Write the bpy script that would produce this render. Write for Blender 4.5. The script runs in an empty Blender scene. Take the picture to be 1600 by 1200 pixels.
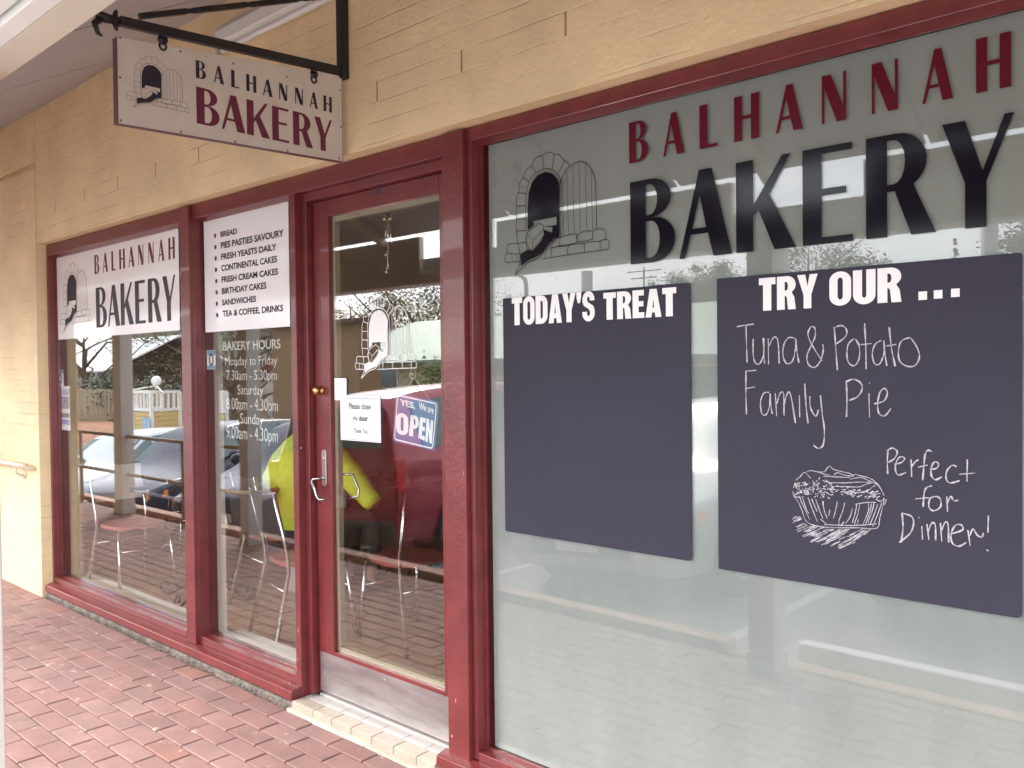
import bpy, math, random
from mathutils import Vector, Matrix
random.seed(7)
sc = bpy.context.scene
col = sc.collection
rad = math.radians

# ---------------------------------------------------------------- camera, sky, sun, exposure
EYE = Vector((0.0, -2.2523, 1.6098))
YAW, PITCH, ROLL, FPX = 0.7347, -0.0187, -0.0107, 1329.7
cy_, sy_, cx_, sx_ = math.cos(YAW), math.sin(YAW), math.cos(PITCH), math.sin(PITCH)
fwd = Vector((-sy_*cx_, cy_*cx_, sx_)); r0 = Vector((cy_, sy_, 0)); u0 = r0.cross(fwd)
rgt = r0*math.cos(ROLL) + u0*math.sin(ROLL); upv = u0*math.cos(ROLL) - r0*math.sin(ROLL)
cam_d = bpy.data.cameras.new('camera'); cam = bpy.data.objects.new('camera', cam_d); col.objects.link(cam)
cam_d.sensor_width = 36.0; cam_d.lens = 36.0*FPX/1600.0; cam_d.clip_start = 0.05; cam_d.clip_end = 1000
m3 = Matrix((rgt, upv, -fwd)).transposed()
cam.matrix_world = Matrix.Translation(EYE) @ m3.to_4x4()
sc.camera = cam

SUN_DIR = Vector((-0.60, -0.52, 0.58)).normalized()      # towards the sun: over the street, to the left
world = bpy.data.worlds.new("World"); sc.world = world; world.use_nodes = True
nt = world.node_tree; nt.nodes.clear()
def N(nt, t, **kw):
    n = nt.nodes.new(t)
    for k, v in kw.items(): setattr(n, k, v)
    return n
def L(nt, a, b): nt.links.new(a, b)
wo = N(nt, 'ShaderNodeOutputWorld'); bg = N(nt, 'ShaderNodeBackground'); sky = N(nt, 'ShaderNodeTexSky')
sky.sky_type = 'NISHITA'; sky.sun_disc = False
sky.sun_elevation = math.asin(SUN_DIR.z); sky.sun_rotation = math.atan2(SUN_DIR.x, SUN_DIR.y)
sky.air_density = 1.0; sky.dust_density = 2.0
tcw = N(nt, 'ShaderNodeTexCoord'); mpw = N(nt, 'ShaderNodeMapping'); mpw.inputs['Scale'].default_value = (1.6, 1.6, 5.0)
nzw = N(nt, 'ShaderNodeTexNoise'); nzw.inputs['Scale'].default_value = 1.7; nzw.inputs['Detail'].default_value = 7
crw = N(nt, 'ShaderNodeValToRGB'); crw.color_ramp.elements[0].position = .30; crw.color_ramp.elements[1].position = .66
crw.color_ramp.elements[0].color = (6.0, 6.5, 7.6, 1); crw.color_ramp.elements[1].color = (12.5, 12.6, 12.8, 1)
mxw = N(nt, 'ShaderNodeMix', data_type='RGBA'); mxw.inputs[0].default_value = 0.82
L(nt, tcw.outputs['Generated'], mpw.inputs[0]); L(nt, mpw.outputs[0], nzw.inputs['Vector']); L(nt, nzw.outputs[0], crw.inputs[0])
L(nt, sky.outputs[0], mxw.inputs[6]); L(nt, crw.outputs[0], mxw.inputs[7]); L(nt, mxw.outputs[2], bg.inputs[0])
bg.inputs[1].default_value = 0.15; L(nt, bg.outputs[0], wo.inputs[0])
sun_d = bpy.data.lights.new('sun', 'SUN'); sun = bpy.data.objects.new('sun', sun_d); col.objects.link(sun)
sun_d.energy = 2.0; sun_d.angle = rad(22); sun_d.color = (1.0, 0.95, 0.86)
sun.rotation_euler = SUN_DIR.to_track_quat('Z', 'Y').to_euler(); sun.location = (-6, -12, 9)
vs = sc.view_settings; vs.view_transform = 'Standard'; vs.look = 'None'; vs.exposure = 2.0; vs.gamma = 1.0; vs.use_curve_mapping = False
sc.cycles.max_bounces = 10; sc.cycles.transparent_max_bounces = 24; sc.cycles.diffuse_bounces = 5; sc.cycles.glossy_bounces = 5
sc.cycles.use_denoising = True; sc.cycles.sample_clamp_indirect = 8

# ---------------------------------------------------------------- measuring: photograph pixel -> point on a known plane of the place
def ray(u, v): return rgt*((u-800)/FPX) + upv*(-(v-600)/FPX) + fwd
def W(u, v, y=0.0):
    d = ray(u, v); return EYE + d*((y-EYE.y)/d.y)
def WX(u, v, x):
    d = ray(u, v); return EYE + d*((x-EYE.x)/d.x)
def WZ(u, v, z):
    d = ray(u, v); return EYE + d*((z-EYE.z)/d.z)
GY = 0.0575                                  # front face of the shop glass
def RM(u, v, y):                             # a thing seen mirrored in the glass, standing in the street at depth y
    d = ray(u, v); d = Vector((d.x, -d.y, d.z)); c = Vector((EYE.x, 2*GY-EYE.y, EYE.z))
    return c + d*((y-c.y)/d.y)

# ---------------------------------------------------------------- materials
MAT = {}
def mat(name, c, rough=.6, metal=0., var=.0, vscale=6., bump=0., bscale=40., spec=.5, c2=None, stretch=(1,1,1), coat=0., trans=0., attr=None):
    if name in MAT: return MAT[name]
    m = bpy.data.materials.new(name); m.use_nodes = True; t = m.node_tree; b = t.nodes['Principled BSDF']
    b.inputs['Base Color'].default_value = (*c, 1); b.inputs['Roughness'].default_value = rough; b.inputs['Metallic'].default_value = metal
    b.inputs['Specular IOR Level'].default_value = spec; b.inputs['Coat Weight'].default_value = coat; b.inputs['Coat Roughness'].default_value = .05
    tc = N(t, 'ShaderNodeTexCoord'); mp = N(t, 'ShaderNodeMapping'); mp.inputs['Scale'].default_value = stretch
    L(t, tc.outputs['Object'], mp.inputs[0])
    src = None
    if var > 0 or c2:
        nz = N(t, 'ShaderNodeTexNoise'); nz.inputs['Scale'].default_value = vscale; nz.inputs['Detail'].default_value = 6; nz.inputs['Roughness'].default_value = .65
        L(t, mp.outputs[0], nz.inputs['Vector'])
        cr = N(t, 'ShaderNodeValToRGB'); cr.color_ramp.elements[0].position = .32; cr.color_ramp.elements[1].position = .68
        a = c2 if c2 else tuple(max(0, k*(1-var)) for k in c); bb = c if c2 else tuple(min(1, k*(1+var)) for k in c)
        cr.color_ramp.elements[0].color = (*a, 1); cr.color_ramp.elements[1].color = (*bb, 1)
        L(t, nz.outputs[0], cr.inputs[0]); src = cr.outputs[0]
        rr = N(t, 'ShaderNodeMapRange'); rr.inputs[3].default_value = max(.02, rough-.08); rr.inputs[4].default_value = min(1, rough+.1)
        L(t, nz.outputs[0], rr.inputs[0]); L(t, rr.outputs[0], b.inputs['Roughness'])
    if attr:
        at = N(t, 'ShaderNodeAttribute', attribute_name=attr); mx = N(t, 'ShaderNodeMix', data_type='RGBA', blend_type='MULTIPLY'); mx.inputs[0].default_value = 1
        if src: L(t, src, mx.inputs[6])
        else: mx.inputs[6].default_value = (*c, 1)
        L(t, at.outputs['Color'], mx.inputs[7]); src = mx.outputs[2]
    if src: L(t, src, b.inputs['Base Color'])
    if bump > 0:
        n2 = N(t, 'ShaderNodeTexNoise'); n2.inputs['Scale'].default_value = bscale; n2.inputs['Detail'].default_value = 5
        L(t, mp.outputs[0], n2.inputs['Vector']); bp = N(t, 'ShaderNodeBump'); bp.inputs['Strength'].default_value = bump; bp.inputs['Distance'].default_value = .02
        L(t, n2.outputs[0], bp.inputs['Height']); L(t, bp.outputs[0], b.inputs['Normal'])
    MAT[name] = m; return m
def glass_mat(name, tint=(.975, .985, .98), f0=.045, rough=0.0):
    m = bpy.data.materials.new(name); m.use_nodes = True; t = m.node_tree; t.nodes.clear()
    o = N(t, 'ShaderNodeOutputMaterial'); mx = N(t, 'ShaderNodeMixShader'); tr = N(t, 'ShaderNodeBsdfTransparent'); gl = N(t, 'ShaderNodeBsdfGlossy')
    tr.inputs[0].default_value = (*tint, 1); gl.inputs['Roughness'].default_value = rough; gl.inputs[0].default_value = (1, 1, 1, 1)
    g = N(t, 'ShaderNodeNewGeometry'); dp = N(t, 'ShaderNodeVectorMath', operation='DOT_PRODUCT'); ab = N(t, 'ShaderNodeMath', operation='ABSOLUTE')
    L(t, g.outputs['Incoming'], dp.inputs[0]); L(t, g.outputs['Normal'], dp.inputs[1]); L(t, dp.outputs['Value'], ab.inputs[0])
    om = N(t, 'ShaderNodeMath', operation='SUBTRACT'); om.inputs[0].default_value = 1; L(t, ab.outputs[0], om.inputs[1])
    pw = N(t, 'ShaderNodeMath', operation='POWER'); pw.inputs[1].default_value = 5; L(t, om.outputs[0], pw.inputs[0])
    ma = N(t, 'ShaderNodeMath', operation='MULTIPLY_ADD'); ma.inputs[1].default_value = 1-f0; ma.inputs[2].default_value = f0; L(t, pw.outputs[0], ma.inputs[0])
    L(t, ma.outputs[0], mx.inputs[0]); L(t, tr.outputs[0], mx.inputs[1]); L(t, gl.outputs[0], mx.inputs[2]); L(t, mx.outputs[0], o.inputs[0])
    MAT[name] = m; return m

# ---------------------------------------------------------------- mesh helpers
class MB:
    def __init__(s): s.v = []; s.f = []; s.c = []
    def add(s, vs, fs, c=None):
        o = len(s.v); s.v += [tuple(p) for p in vs]; s.f += [tuple(o+i for i in f) for f in fs]; s.c += [c]*len(fs)
    def box(s, x0, x1, y0, y1, z0, z1, c=None):
        if x1 < x0: x0, x1 = x1, x0
        if y1 < y0: y0, y1 = y1, y0
        if z1 < z0: z0, z1 = z1, z0
        s.add([(x0,y0,z0),(x1,y0,z0),(x1,y1,z0),(x0,y1,z0),(x0,y0,z1),(x1,y0,z1),(x1,y1,z1),(x0,y1,z1)],
              [(0,3,2,1),(4,5,6,7),(0,1,5,4),(1,2,6,5),(2,3,7,6),(3,0,4,7)], c); return s
    def bar(s, a, b, w, h, up=(0,0,1)):
        a, b = Vector(a), Vector(b); d = (b-a).normalized(); up = Vector(up); x = d.cross(up)
        if x.length < 1e-4: x = d.cross(Vector((1,0,0)))
        x.normalize(); z = x.cross(d); P = []
        for p in (a, b):
            for i, j in ((-1,-1),(1,-1),(1,1),(-1,1)): P.append(p + x*i*w/2 + z*j*h/2)
        s.add(P, [(0,1,2,3),(7,6,5,4),(0,4,5,1),(1,5,6,2),(2,6,7,3),(3,7,4,0)]); return s
    def tube(s, pts, r, n=8, caps=True):
        pts = [Vector(p) for p in pts]; rs = r if isinstance(r, (list, tuple)) else [r]*len(pts); rings = []; prev = None
        for i, p in enumerate(pts):
            d = (pts[min(i+1, len(pts)-1)] - pts[max(i-1, 0)]).normalized()
            if prev is None:
                x = d.cross(Vector((0,0,1)));  x = x if x.length > 1e-3 else d.cross(Vector((1,0,0)))
            else: x = prev - d*prev.dot(d)
            x.normalize(); prev = x; y = d.cross(x)
            rings.append([p + (x*math.cos(2*math.pi*k/n) + y*math.sin(2*math.pi*k/n))*rs[i] for k in range(n)])
        V = [q for R in rings for q in R]; F = []
        for i in range(len(pts)-1):
            for k in range(n): F.append((i*n+k, i*n+(k+1)%n, (i+1)*n+(k+1)%n, (i+1)*n+k))
        if caps: F += [tuple(range(n-1, -1, -1)), tuple((len(pts)-1)*n+k for k in range(n))]
        s.add(V, F); return s
    def prism(s, poly, f0, f1):
        n = len(poly); V = [f0(a, b) for a, b in poly] + [f1(a, b) for a, b in poly]
        s.add(V, [tuple(range(n)), tuple(range(2*n-1, n-1, -1))] + [(i, i+n, (i+1)%n+n, (i+1)%n) for i in range(n)]); return s
    def sphere(s, c, r, n=16, m=10, sz=(1,1,1)):
        c = Vector(c); V = []; F = []
        for j in range(m+1):
            for i in range(n):
                a, b = 2*math.pi*i/n, math.pi*j/m
                V.append(c + Vector((r*sz[0]*math.sin(b)*math.cos(a), r*sz[1]*math.sin(b)*math.sin(a), r*sz[2]*math.cos(b))))
        for j in range(m):
            for i in range(n): F.append((j*n+i, j*n+(i+1)%n, (j+1)*n+(i+1)%n, (j+1)*n+i)[::-1])
        s.add(V, F); return s
    def lathe(s, prof, c, axis='z', n=20):
        c = Vector(c); V = []; F = []
        for (r, h) in prof:
            for i in range(n):
                a = 2*math.pi*i/n; p = (r*math.cos(a), r*math.sin(a), h)
                if axis == 'x': p = (h, p[0], p[1])
                if axis == 'y': p = (p[0], h, p[1])
                V.append(c + Vector(p))
        for j in range(len(prof)-1):
            for i in range(n): F.append((j*n+i, j*n+(i+1)%n, (j+1)*n+(i+1)%n, (j+1)*n+i))
        F += [tuple(range(n-1, -1, -1)), tuple((len(prof)-1)*n+i for i in range(n))]
        s.add(V, F); return s
    def build(s, name, m, parent=None, smooth=False, bevel=0., seg=2, fix=True):
        me = bpy.data.meshes.new(name); me.from_pydata(s.v, [], s.f); 
        if any(c is not None for c in s.c):
            at = me.color_attributes.new('tone', 'FLOAT_COLOR', 'CORNER'); i = 0; dat = []
            for f, c in zip(s.f, s.c): dat += list((*(c or (1,1,1)), 1))*len(f)
            at.data.foreach_set('color', dat)
        if fix:
            import bmesh
            bm = bmesh.new(); bm.from_mesh(me); bmesh.ops.recalc_face_normals(bm, faces=bm.faces); bm.to_mesh(me); bm.free()
        o = bpy.data.objects.new(name, me); col.objects.link(o); me.materials.append(m)
        if parent: o.parent = parent
        if smooth: me.polygons.foreach_set('use_smooth', [True]*len(me.polygons))
        if bevel: 
            md = o.modifiers.new('bevel', 'BEVEL'); md.width = bevel; md.segments = seg; md.limit_method = 'ANGLE'; md.angle_limit = rad(50)
        return o
def tag(o, label=None, cat=None, group=None, kind=None):
    if label: o['label'] = label
    if cat: o['category'] = cat
    if group: o['group'] = group
    if kind: o['kind'] = kind
    return o
def empty(name, loc=(0,0,0), label=None, cat=None, group=None, rz=0):
    o = bpy.data.objects.new(name, None); col.objects.link(o); o.location = loc; o.rotation_euler = (0,0,rz); o.empty_display_size = .2
    return tag(o, label, cat, group)
def at0(o, root):                           # a part built in world coordinates, hung under a root that stands elsewhere
    o.parent = root; o.matrix_parent_inverse = Matrix.Translation(root.location).inverted() if not any(root.rotation_euler) else (Matrix.Translation(root.location) @ root.rotation_euler.to_matrix().to_4x4()).inverted()
    return o
def copy_tree(o, parent=None):
    c = o.copy(); col.objects.link(c)
    if parent: c.parent = parent
    for ch in list(o.children): copy_tree(ch, c)
    return c

# flat lettering and drawing laid on a surface: 2-D outlines -> mesh
def outlines_mesh(loops):
    cu = bpy.data.curves.new('outline', 'CURVE'); cu.dimensions = '2D'; cu.fill_mode = 'BOTH'
    for lp in loops:
        sp = cu.splines.new('POLY'); sp.points.add(len(lp)-1)
        for p, (a, b) in zip(sp.points, lp): p.co = (a, b, 0, 1)
        sp.use_cyclic_u = True
    o = bpy.data.objects.new('outline', cu); col.objects.link(o)
    me = bpy.data.meshes.new_from_object(o.evaluated_get(bpy.context.evaluated_depsgraph_get()))
    V = [(v.co.x, v.co.y) for v in me.vertices]; F = [tuple(p.vertices) for p in me.polygons]
    bpy.data.objects.remove(o); bpy.data.curves.remove(cu); bpy.data.meshes.remove(me); return V, F
_tc = {}
def text2d(s, off=0.0, sp=1.0):
    k = (s, off, sp)
    if k in _tc: return _tc[k]
    cu = bpy.data.curves.new('lettering', 'FONT'); cu.body = s; cu.offset = off; cu.space_character = sp; cu.resolution_u = 6
    o = bpy.data.objects.new('lettering', cu); col.objects.link(o); bpy.context.view_layer.update()
    me = bpy.data.meshes.new_from_object(o.evaluated_get(bpy.context.evaluated_depsgraph_get()))
    V = [(v.co.x, v.co.y) for v in me.vertices]; F = [tuple(p.vertices) for p in me.polygons]
    bpy.data.objects.remove(o); bpy.data.curves.remove(cu); bpy.data.meshes.remove(me)
    _tc[k] = (V, F); return V, F
CAP = None
def fit_text(mb, s, x0, x1, z0, z1, f, off=0.0, sp=1.0):     # cap letters fill x0..x1, z0 (baseline)..z1 (cap line)
    global CAP
    V, F = text2d(s, off, sp); Vh, _ = text2d('H', off, 1.0)
    h0, h1 = min(p[1] for p in Vh), max(p[1] for p in Vh); a0, a1 = min(p[0] for p in V), max(p[0] for p in V)
    mb.add([f(x0+(p[0]-a0)/(a1-a0)*(x1-x0), z0+(p[1]-h0)/(h1-h0)*(z1-z0)) for p in V], F)
_rk = [0]
def ribbon(mb, pts, w, f0, press=0.):                                    # a drawn stroke of width w; strokes cross at slightly different depths
    _rk[0] = (_rk[0]+1) % 40; dk = _rk[0]*.000012
    def f(a, b):
        q_ = f0(a, b); return (q_[0]+(dk if f0(0, 0)[0] == f0(1, 1)[0] else 0), q_[1]-(dk if f0(0, 0)[1] == f0(1, 1)[1] else 0), q_[2])
    P = [Vector(p) for p in pts]; n = len(P)
    if n < 2: return
    Lf, Rt = [], []
    for i in range(n):
        d = (P[min(i+1, n-1)]-P[max(i-1, 0)])
        d = d.normalized() if d.length > 1e-9 else Vector((1, 0)); q = Vector((-d.y, d.x))*w/2*(1+press*(.55*math.sin(i*.9+n*1.7)+random.uniform(-.45, .35)))
        Lf.append(P[i]+q); Rt.append(P[i]-q)
    mb.add([f(*p) for p in Lf+Rt], [(i, i+1, n+i+1, n+i) for i in range(n-1)])
def smooth_pts(pts, k=4):                                     # Catmull-Rom through the points
    if len(pts) < 3: return pts
    P = [pts[0]]+list(pts)+[pts[-1]]; out = []
    for i in range(1, len(P)-2):
        p0, p1, p2, p3 = [Vector(p) for p in P[i-1:i+3]]
        for j in range(k):
            t = j/k; q = .5*((2*p1)+(p2-p0)*t+(2*p0-5*p1+4*p2-p3)*t*t+(3*p1-p0-3*p2+p3)*t**3); out.append((q.x, q.y))
    out.append(pts[-1]); return out
def arc(cx, cy, rx, ry, a0, a1, n=10): return [(cx+rx*math.cos(rad(a0+(a1-a0)*i/n)), cy+ry*math.sin(rad(a0+(a1-a0)*i/n))) for i in range(n+1)]

# ---------------------------------------------------------------- palette
M = dict(
 red=mat('red_brown_gloss_paint', (.150, .025, .026), .34, var=.20, vscale=9, bump=.10, bscale=60, coat=.25),
 red2=mat('red_brown_door_paint', (.150, .022, .023), .34, var=.20, vscale=7, bump=.08, bscale=50, coat=.2),
 cream=mat('cream_painted_brick', (.80, .625, .37), .62, var=.11, vscale=2.4, bump=.5, bscale=34),
 creamtrim=mat('cream_gloss_trim', (.66, .58, .44), .45, var=.05, vscale=4),
 white=mat('white_trim_paint', (.78, .76, .72), .45, var=.04, vscale=5),
 lining=mat('grey_ceiling_lining', (.44, .42, .43), .7, var=.05, vscale=3, bump=.15, bscale=20, stretch=(1, 1, 1)),
 black=mat('black_wrought_iron', (.012, .011, .016), .38, var=.2, vscale=30, bump=.2, bscale=90),
 signface=mat('off_white_sign_panel', (.60, .55, .49), .5, var=.07, vscale=8),
 signedge=mat('maroon_sign_edge', (.13, .05, .06), .5),
 maroon=mat('maroon_vinyl', (.10, .005, .018), .22, spec=.25),
 maroon_p=mat('maroon_sign_paint', (.13, .012, .045), .45),
 blackv=mat('black_gloss_vinyl', (.005, .004, .010), .13, spec=.22),
 blackp=mat('black_sign_paint', (.014, .012, .03), .5),
 greyv=mat('grey_white_vinyl', (.50, .50, .49), .6),
 lever=mat('dull_chrome', (.42, .42, .42), .2, metal=1.),
 whitev=mat('white_vinyl', (.82, .80, .80), .5),
 chalkb=mat('chalkboard_vinyl', (.036, .033, .052), .66, spec=.3, c2=(.028, .0255, .043), vscale=2.2, bump=.05, bscale=300),
 chalk=mat('white_chalk', (.44, .42, .44), .9, var=.45, vscale=140),
 panel=mat('white_printed_panel', (.84, .82, .83), .12),
 steel=mat('brushed_steel_plate', (.40, .37, .38), .36, metal=.8, var=.22, vscale=3.5, bump=.06, bscale=50, stretch=(1, 1, 6)),
 chrome=mat('polished_chrome', (.75, .74, .74), .13, metal=1.),
 brass=mat('worn_brass', (.55, .36, .15), .28, metal=1., var=.15, vscale=30),
 tile=mat('white_step_tile', (.45, .42, .40), .3, var=.05, vscale=12),
 tilec=mat('cream_step_tile', (.36, .31, .25), .4, var=.12, vscale=14),
 seal=mat('olive_glazing_edge', (.32, .27, .18), .6),
 intsill=mat('pale_interior_sill', (.70, .66, .58), .5),
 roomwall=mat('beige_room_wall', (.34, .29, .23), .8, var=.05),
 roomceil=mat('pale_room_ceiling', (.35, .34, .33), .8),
 vinyl=mat('tan_vinyl_floor_tile', (.40, .25, .155), .28, var=.14, vscale=2.5),
 seat=mat('red_brown_chair_seat', (.38, .10, .075), .45, var=.1),
 darkw=mat('dark_table_laminate', (.06, .045, .05), .35),
 paper=mat('white_paper', (.85, .84, .84), .7),
 ink=mat('dark_print', (.03, .03, .06), .6),
)
glass_mat('shop_glass'); M['glass'] = MAT['shop_glass']
glass_mat('bright_float_glass', f0=.10); M['glass2'] = MAT['bright_float_glass']
# ================================================================ ground
def road_z(x): return -0.02 if x > -2.2 else -0.02 + 0.066*(x+2.2) if x > -30 else -0.02 - 0.066*27.8 + .02*(x+30)
def ground_sheet():
    mb = MB(); xs = [140, 40, 12, 4, 1, -1, -2.2, -3.5, -5, -8, -12, -18, -24, -30, -45, -70, -110, -180]; ys = [-1.86, -3, -5, -8, -12, -18, -30, -60, -120, -260]
    V = [(x, y, road_z(x)) for x in xs for y in ys]; n = len(ys)
    mb.add(V, [(i*n+j, i*n+j+1, (i+1)*n+j+1, (i+1)*n+j) for i in range(len(xs)-1) for j in range(n-1)])
    mb.add([(140, 260, -.03), (140, -1.86, -.03), (-180, -1.86, -.03), (-180, 260, -.03)], [(0, 1, 2, 3)])
    return tag(mb.build('road', mat('pale_car_park_paving', (.28, .265, .25), .85, var=.25, vscale=3, bump=.4, bscale=120)), kind='structure')
ground_sheet()
# pink clay pavers, laid as stretcher courses along the wall, on a sandy bed
FZ = .045
PX0, PY0, PL, PC = -3.632, -.777, .2283, .1018
def paver_path():
    bed = MB(); bed.box(-16, 9, -1.84, -.05, -1.6, FZ-.012)
    b = bed.build('footpath_bed', mat('sandy_joint', (.15, .085, .07), .95, var=.3, vscale=30, bump=.3, bscale=200)); tag(b, kind='structure')
    mb = MB(); rnd = random.Random(3)
    for r in range(-10, 9):
        y0 = PY0 + r*PC; off = 0 if r % 2 == 0 else PL/2-.012
        if y0 + PC > -.045: continue
        for k in range(-53, 56):
            x0 = PX0 + off + k*PL; g = .0026+rnd.random()*.0008; e = .0036
            dz = rnd.uniform(-.0013, .0013); s = rnd.uniform(-.0012, .0012); t = rnd.uniform(.88, 1.07)
            wm = rnd.random(); tone = (t, t*(.93+.10*wm), t*(.90+.14*wm)) if wm < .96 else (t*1.05, t*.88, t*.80)
            a0, a1, b0, b1 = x0+g, x0+PL-g, y0+g, y0+PC-g; j = lambda: rnd.uniform(-.0012, .0012)
            base = [(a0+j(), b0+j()), (a1+j(), b0+j()), (a1+j(), b1+j()), (a0+j(), b1+j())]
            ins = [(e, e), (-e, e), (-e, -e), (e, -e)]
            V = [(x, y, FZ-.013) for x, y in base] + [(x, y, FZ-.003+dz) for x, y in base] + [(p[0]+q[0], p[1]+q[1], FZ+dz+s*(1 if i in (0, 3) else -1)) for i, (p, q) in enumerate(zip(base, ins))]
            F = [(8, 9, 10, 11)] + [(4+i, 4+(i+1) % 4, 8+(i+1) % 4, 8+i) for i in range(4)] + [(i, (i+1) % 4, 4+(i+1) % 4, 4+i) for i in range(4)]
            mb.add(V, F, tone)
    m = mat('pink_clay_paver', (.29, .165, .147), .8, c2=(.215, .125, .117), vscale=7, bump=.35, bscale=230, attr='tone')
    t = m.node_tree; b_ = t.nodes['Principled BSDF']; old = b_.inputs['Base Color'].links[0].from_socket; tc = N(t, 'ShaderNodeTexCoord')
    for sc_, lo, hi, colr, fac in ((1.7, .50, .72, (.20, .13, .11, 1), .40), (16, .66, .72, (.50, .42, .36, 1), .5), (60, .70, .74, (.09, .07, .06, 1), .7)):
        nz = N(t, 'ShaderNodeTexNoise'); nz.inputs['Scale'].default_value = sc_; nz.inputs['Detail'].default_value = 5; L(t, tc.outputs['Object'], nz.inputs['Vector'])
        r_ = N(t, 'ShaderNodeMapRange'); r_.inputs[1].default_value = lo; r_.inputs[2].default_value = hi; r_.inputs[4].default_value = fac; L(t, nz.outputs[0], r_.inputs[0])
        mx = N(t, 'ShaderNodeMix', data_type='RGBA'); L(t, r_.outputs[0], mx.inputs[0]); L(t, old, mx.inputs[6]); mx.inputs[7].default_value = colr; old = mx.outputs[2]
    L(t, old, b_.inputs['Base Color'])
    return tag(mb.build('footpath', m, fix=True), kind='structure')
paver_path()
mb = MB(); mb.box(-16, -2.25, -1.97, -1.845, -3, .095); mb.box(-2.25, 9, -1.97, -1.845, -.6, .041)
tag(mb.build('kerb', mat('pinkish_kerb_concrete', (.42, .25, .20), .85, var=.2, vscale=8, bump=.3), bevel=.012), kind='structure')
# dirt and grit gathered along the foot of the shopfront
mb = MB(); mb.box(-6.42, -3.30, -.045, .06, -.02, .072); mb.box(-2.4, .96, -.045, .06, -.02, .072)
tag(mb.build('mortar_footing', mat('grey_mortar_footing', (.16, .13, .11), .95, var=.45, vscale=14, bump=.9, bscale=60), bevel=.01), kind='structure')
rnd = random.Random(11); mb = MB()
for i in range(420):
    x = rnd.uniform(-6.4, .6); y = -.046-abs(rnd.gauss(0, .014)); r = rnd.uniform(.002, .006); mb.sphere((x, y, FZ+.003), r, 5, 4, (1.3, 1, .6))
tag(mb.build('grit', mat('grit_and_leaf_litter', (.15, .12, .09), .95, var=.6, vscale=50)), kind='stuff')

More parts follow.
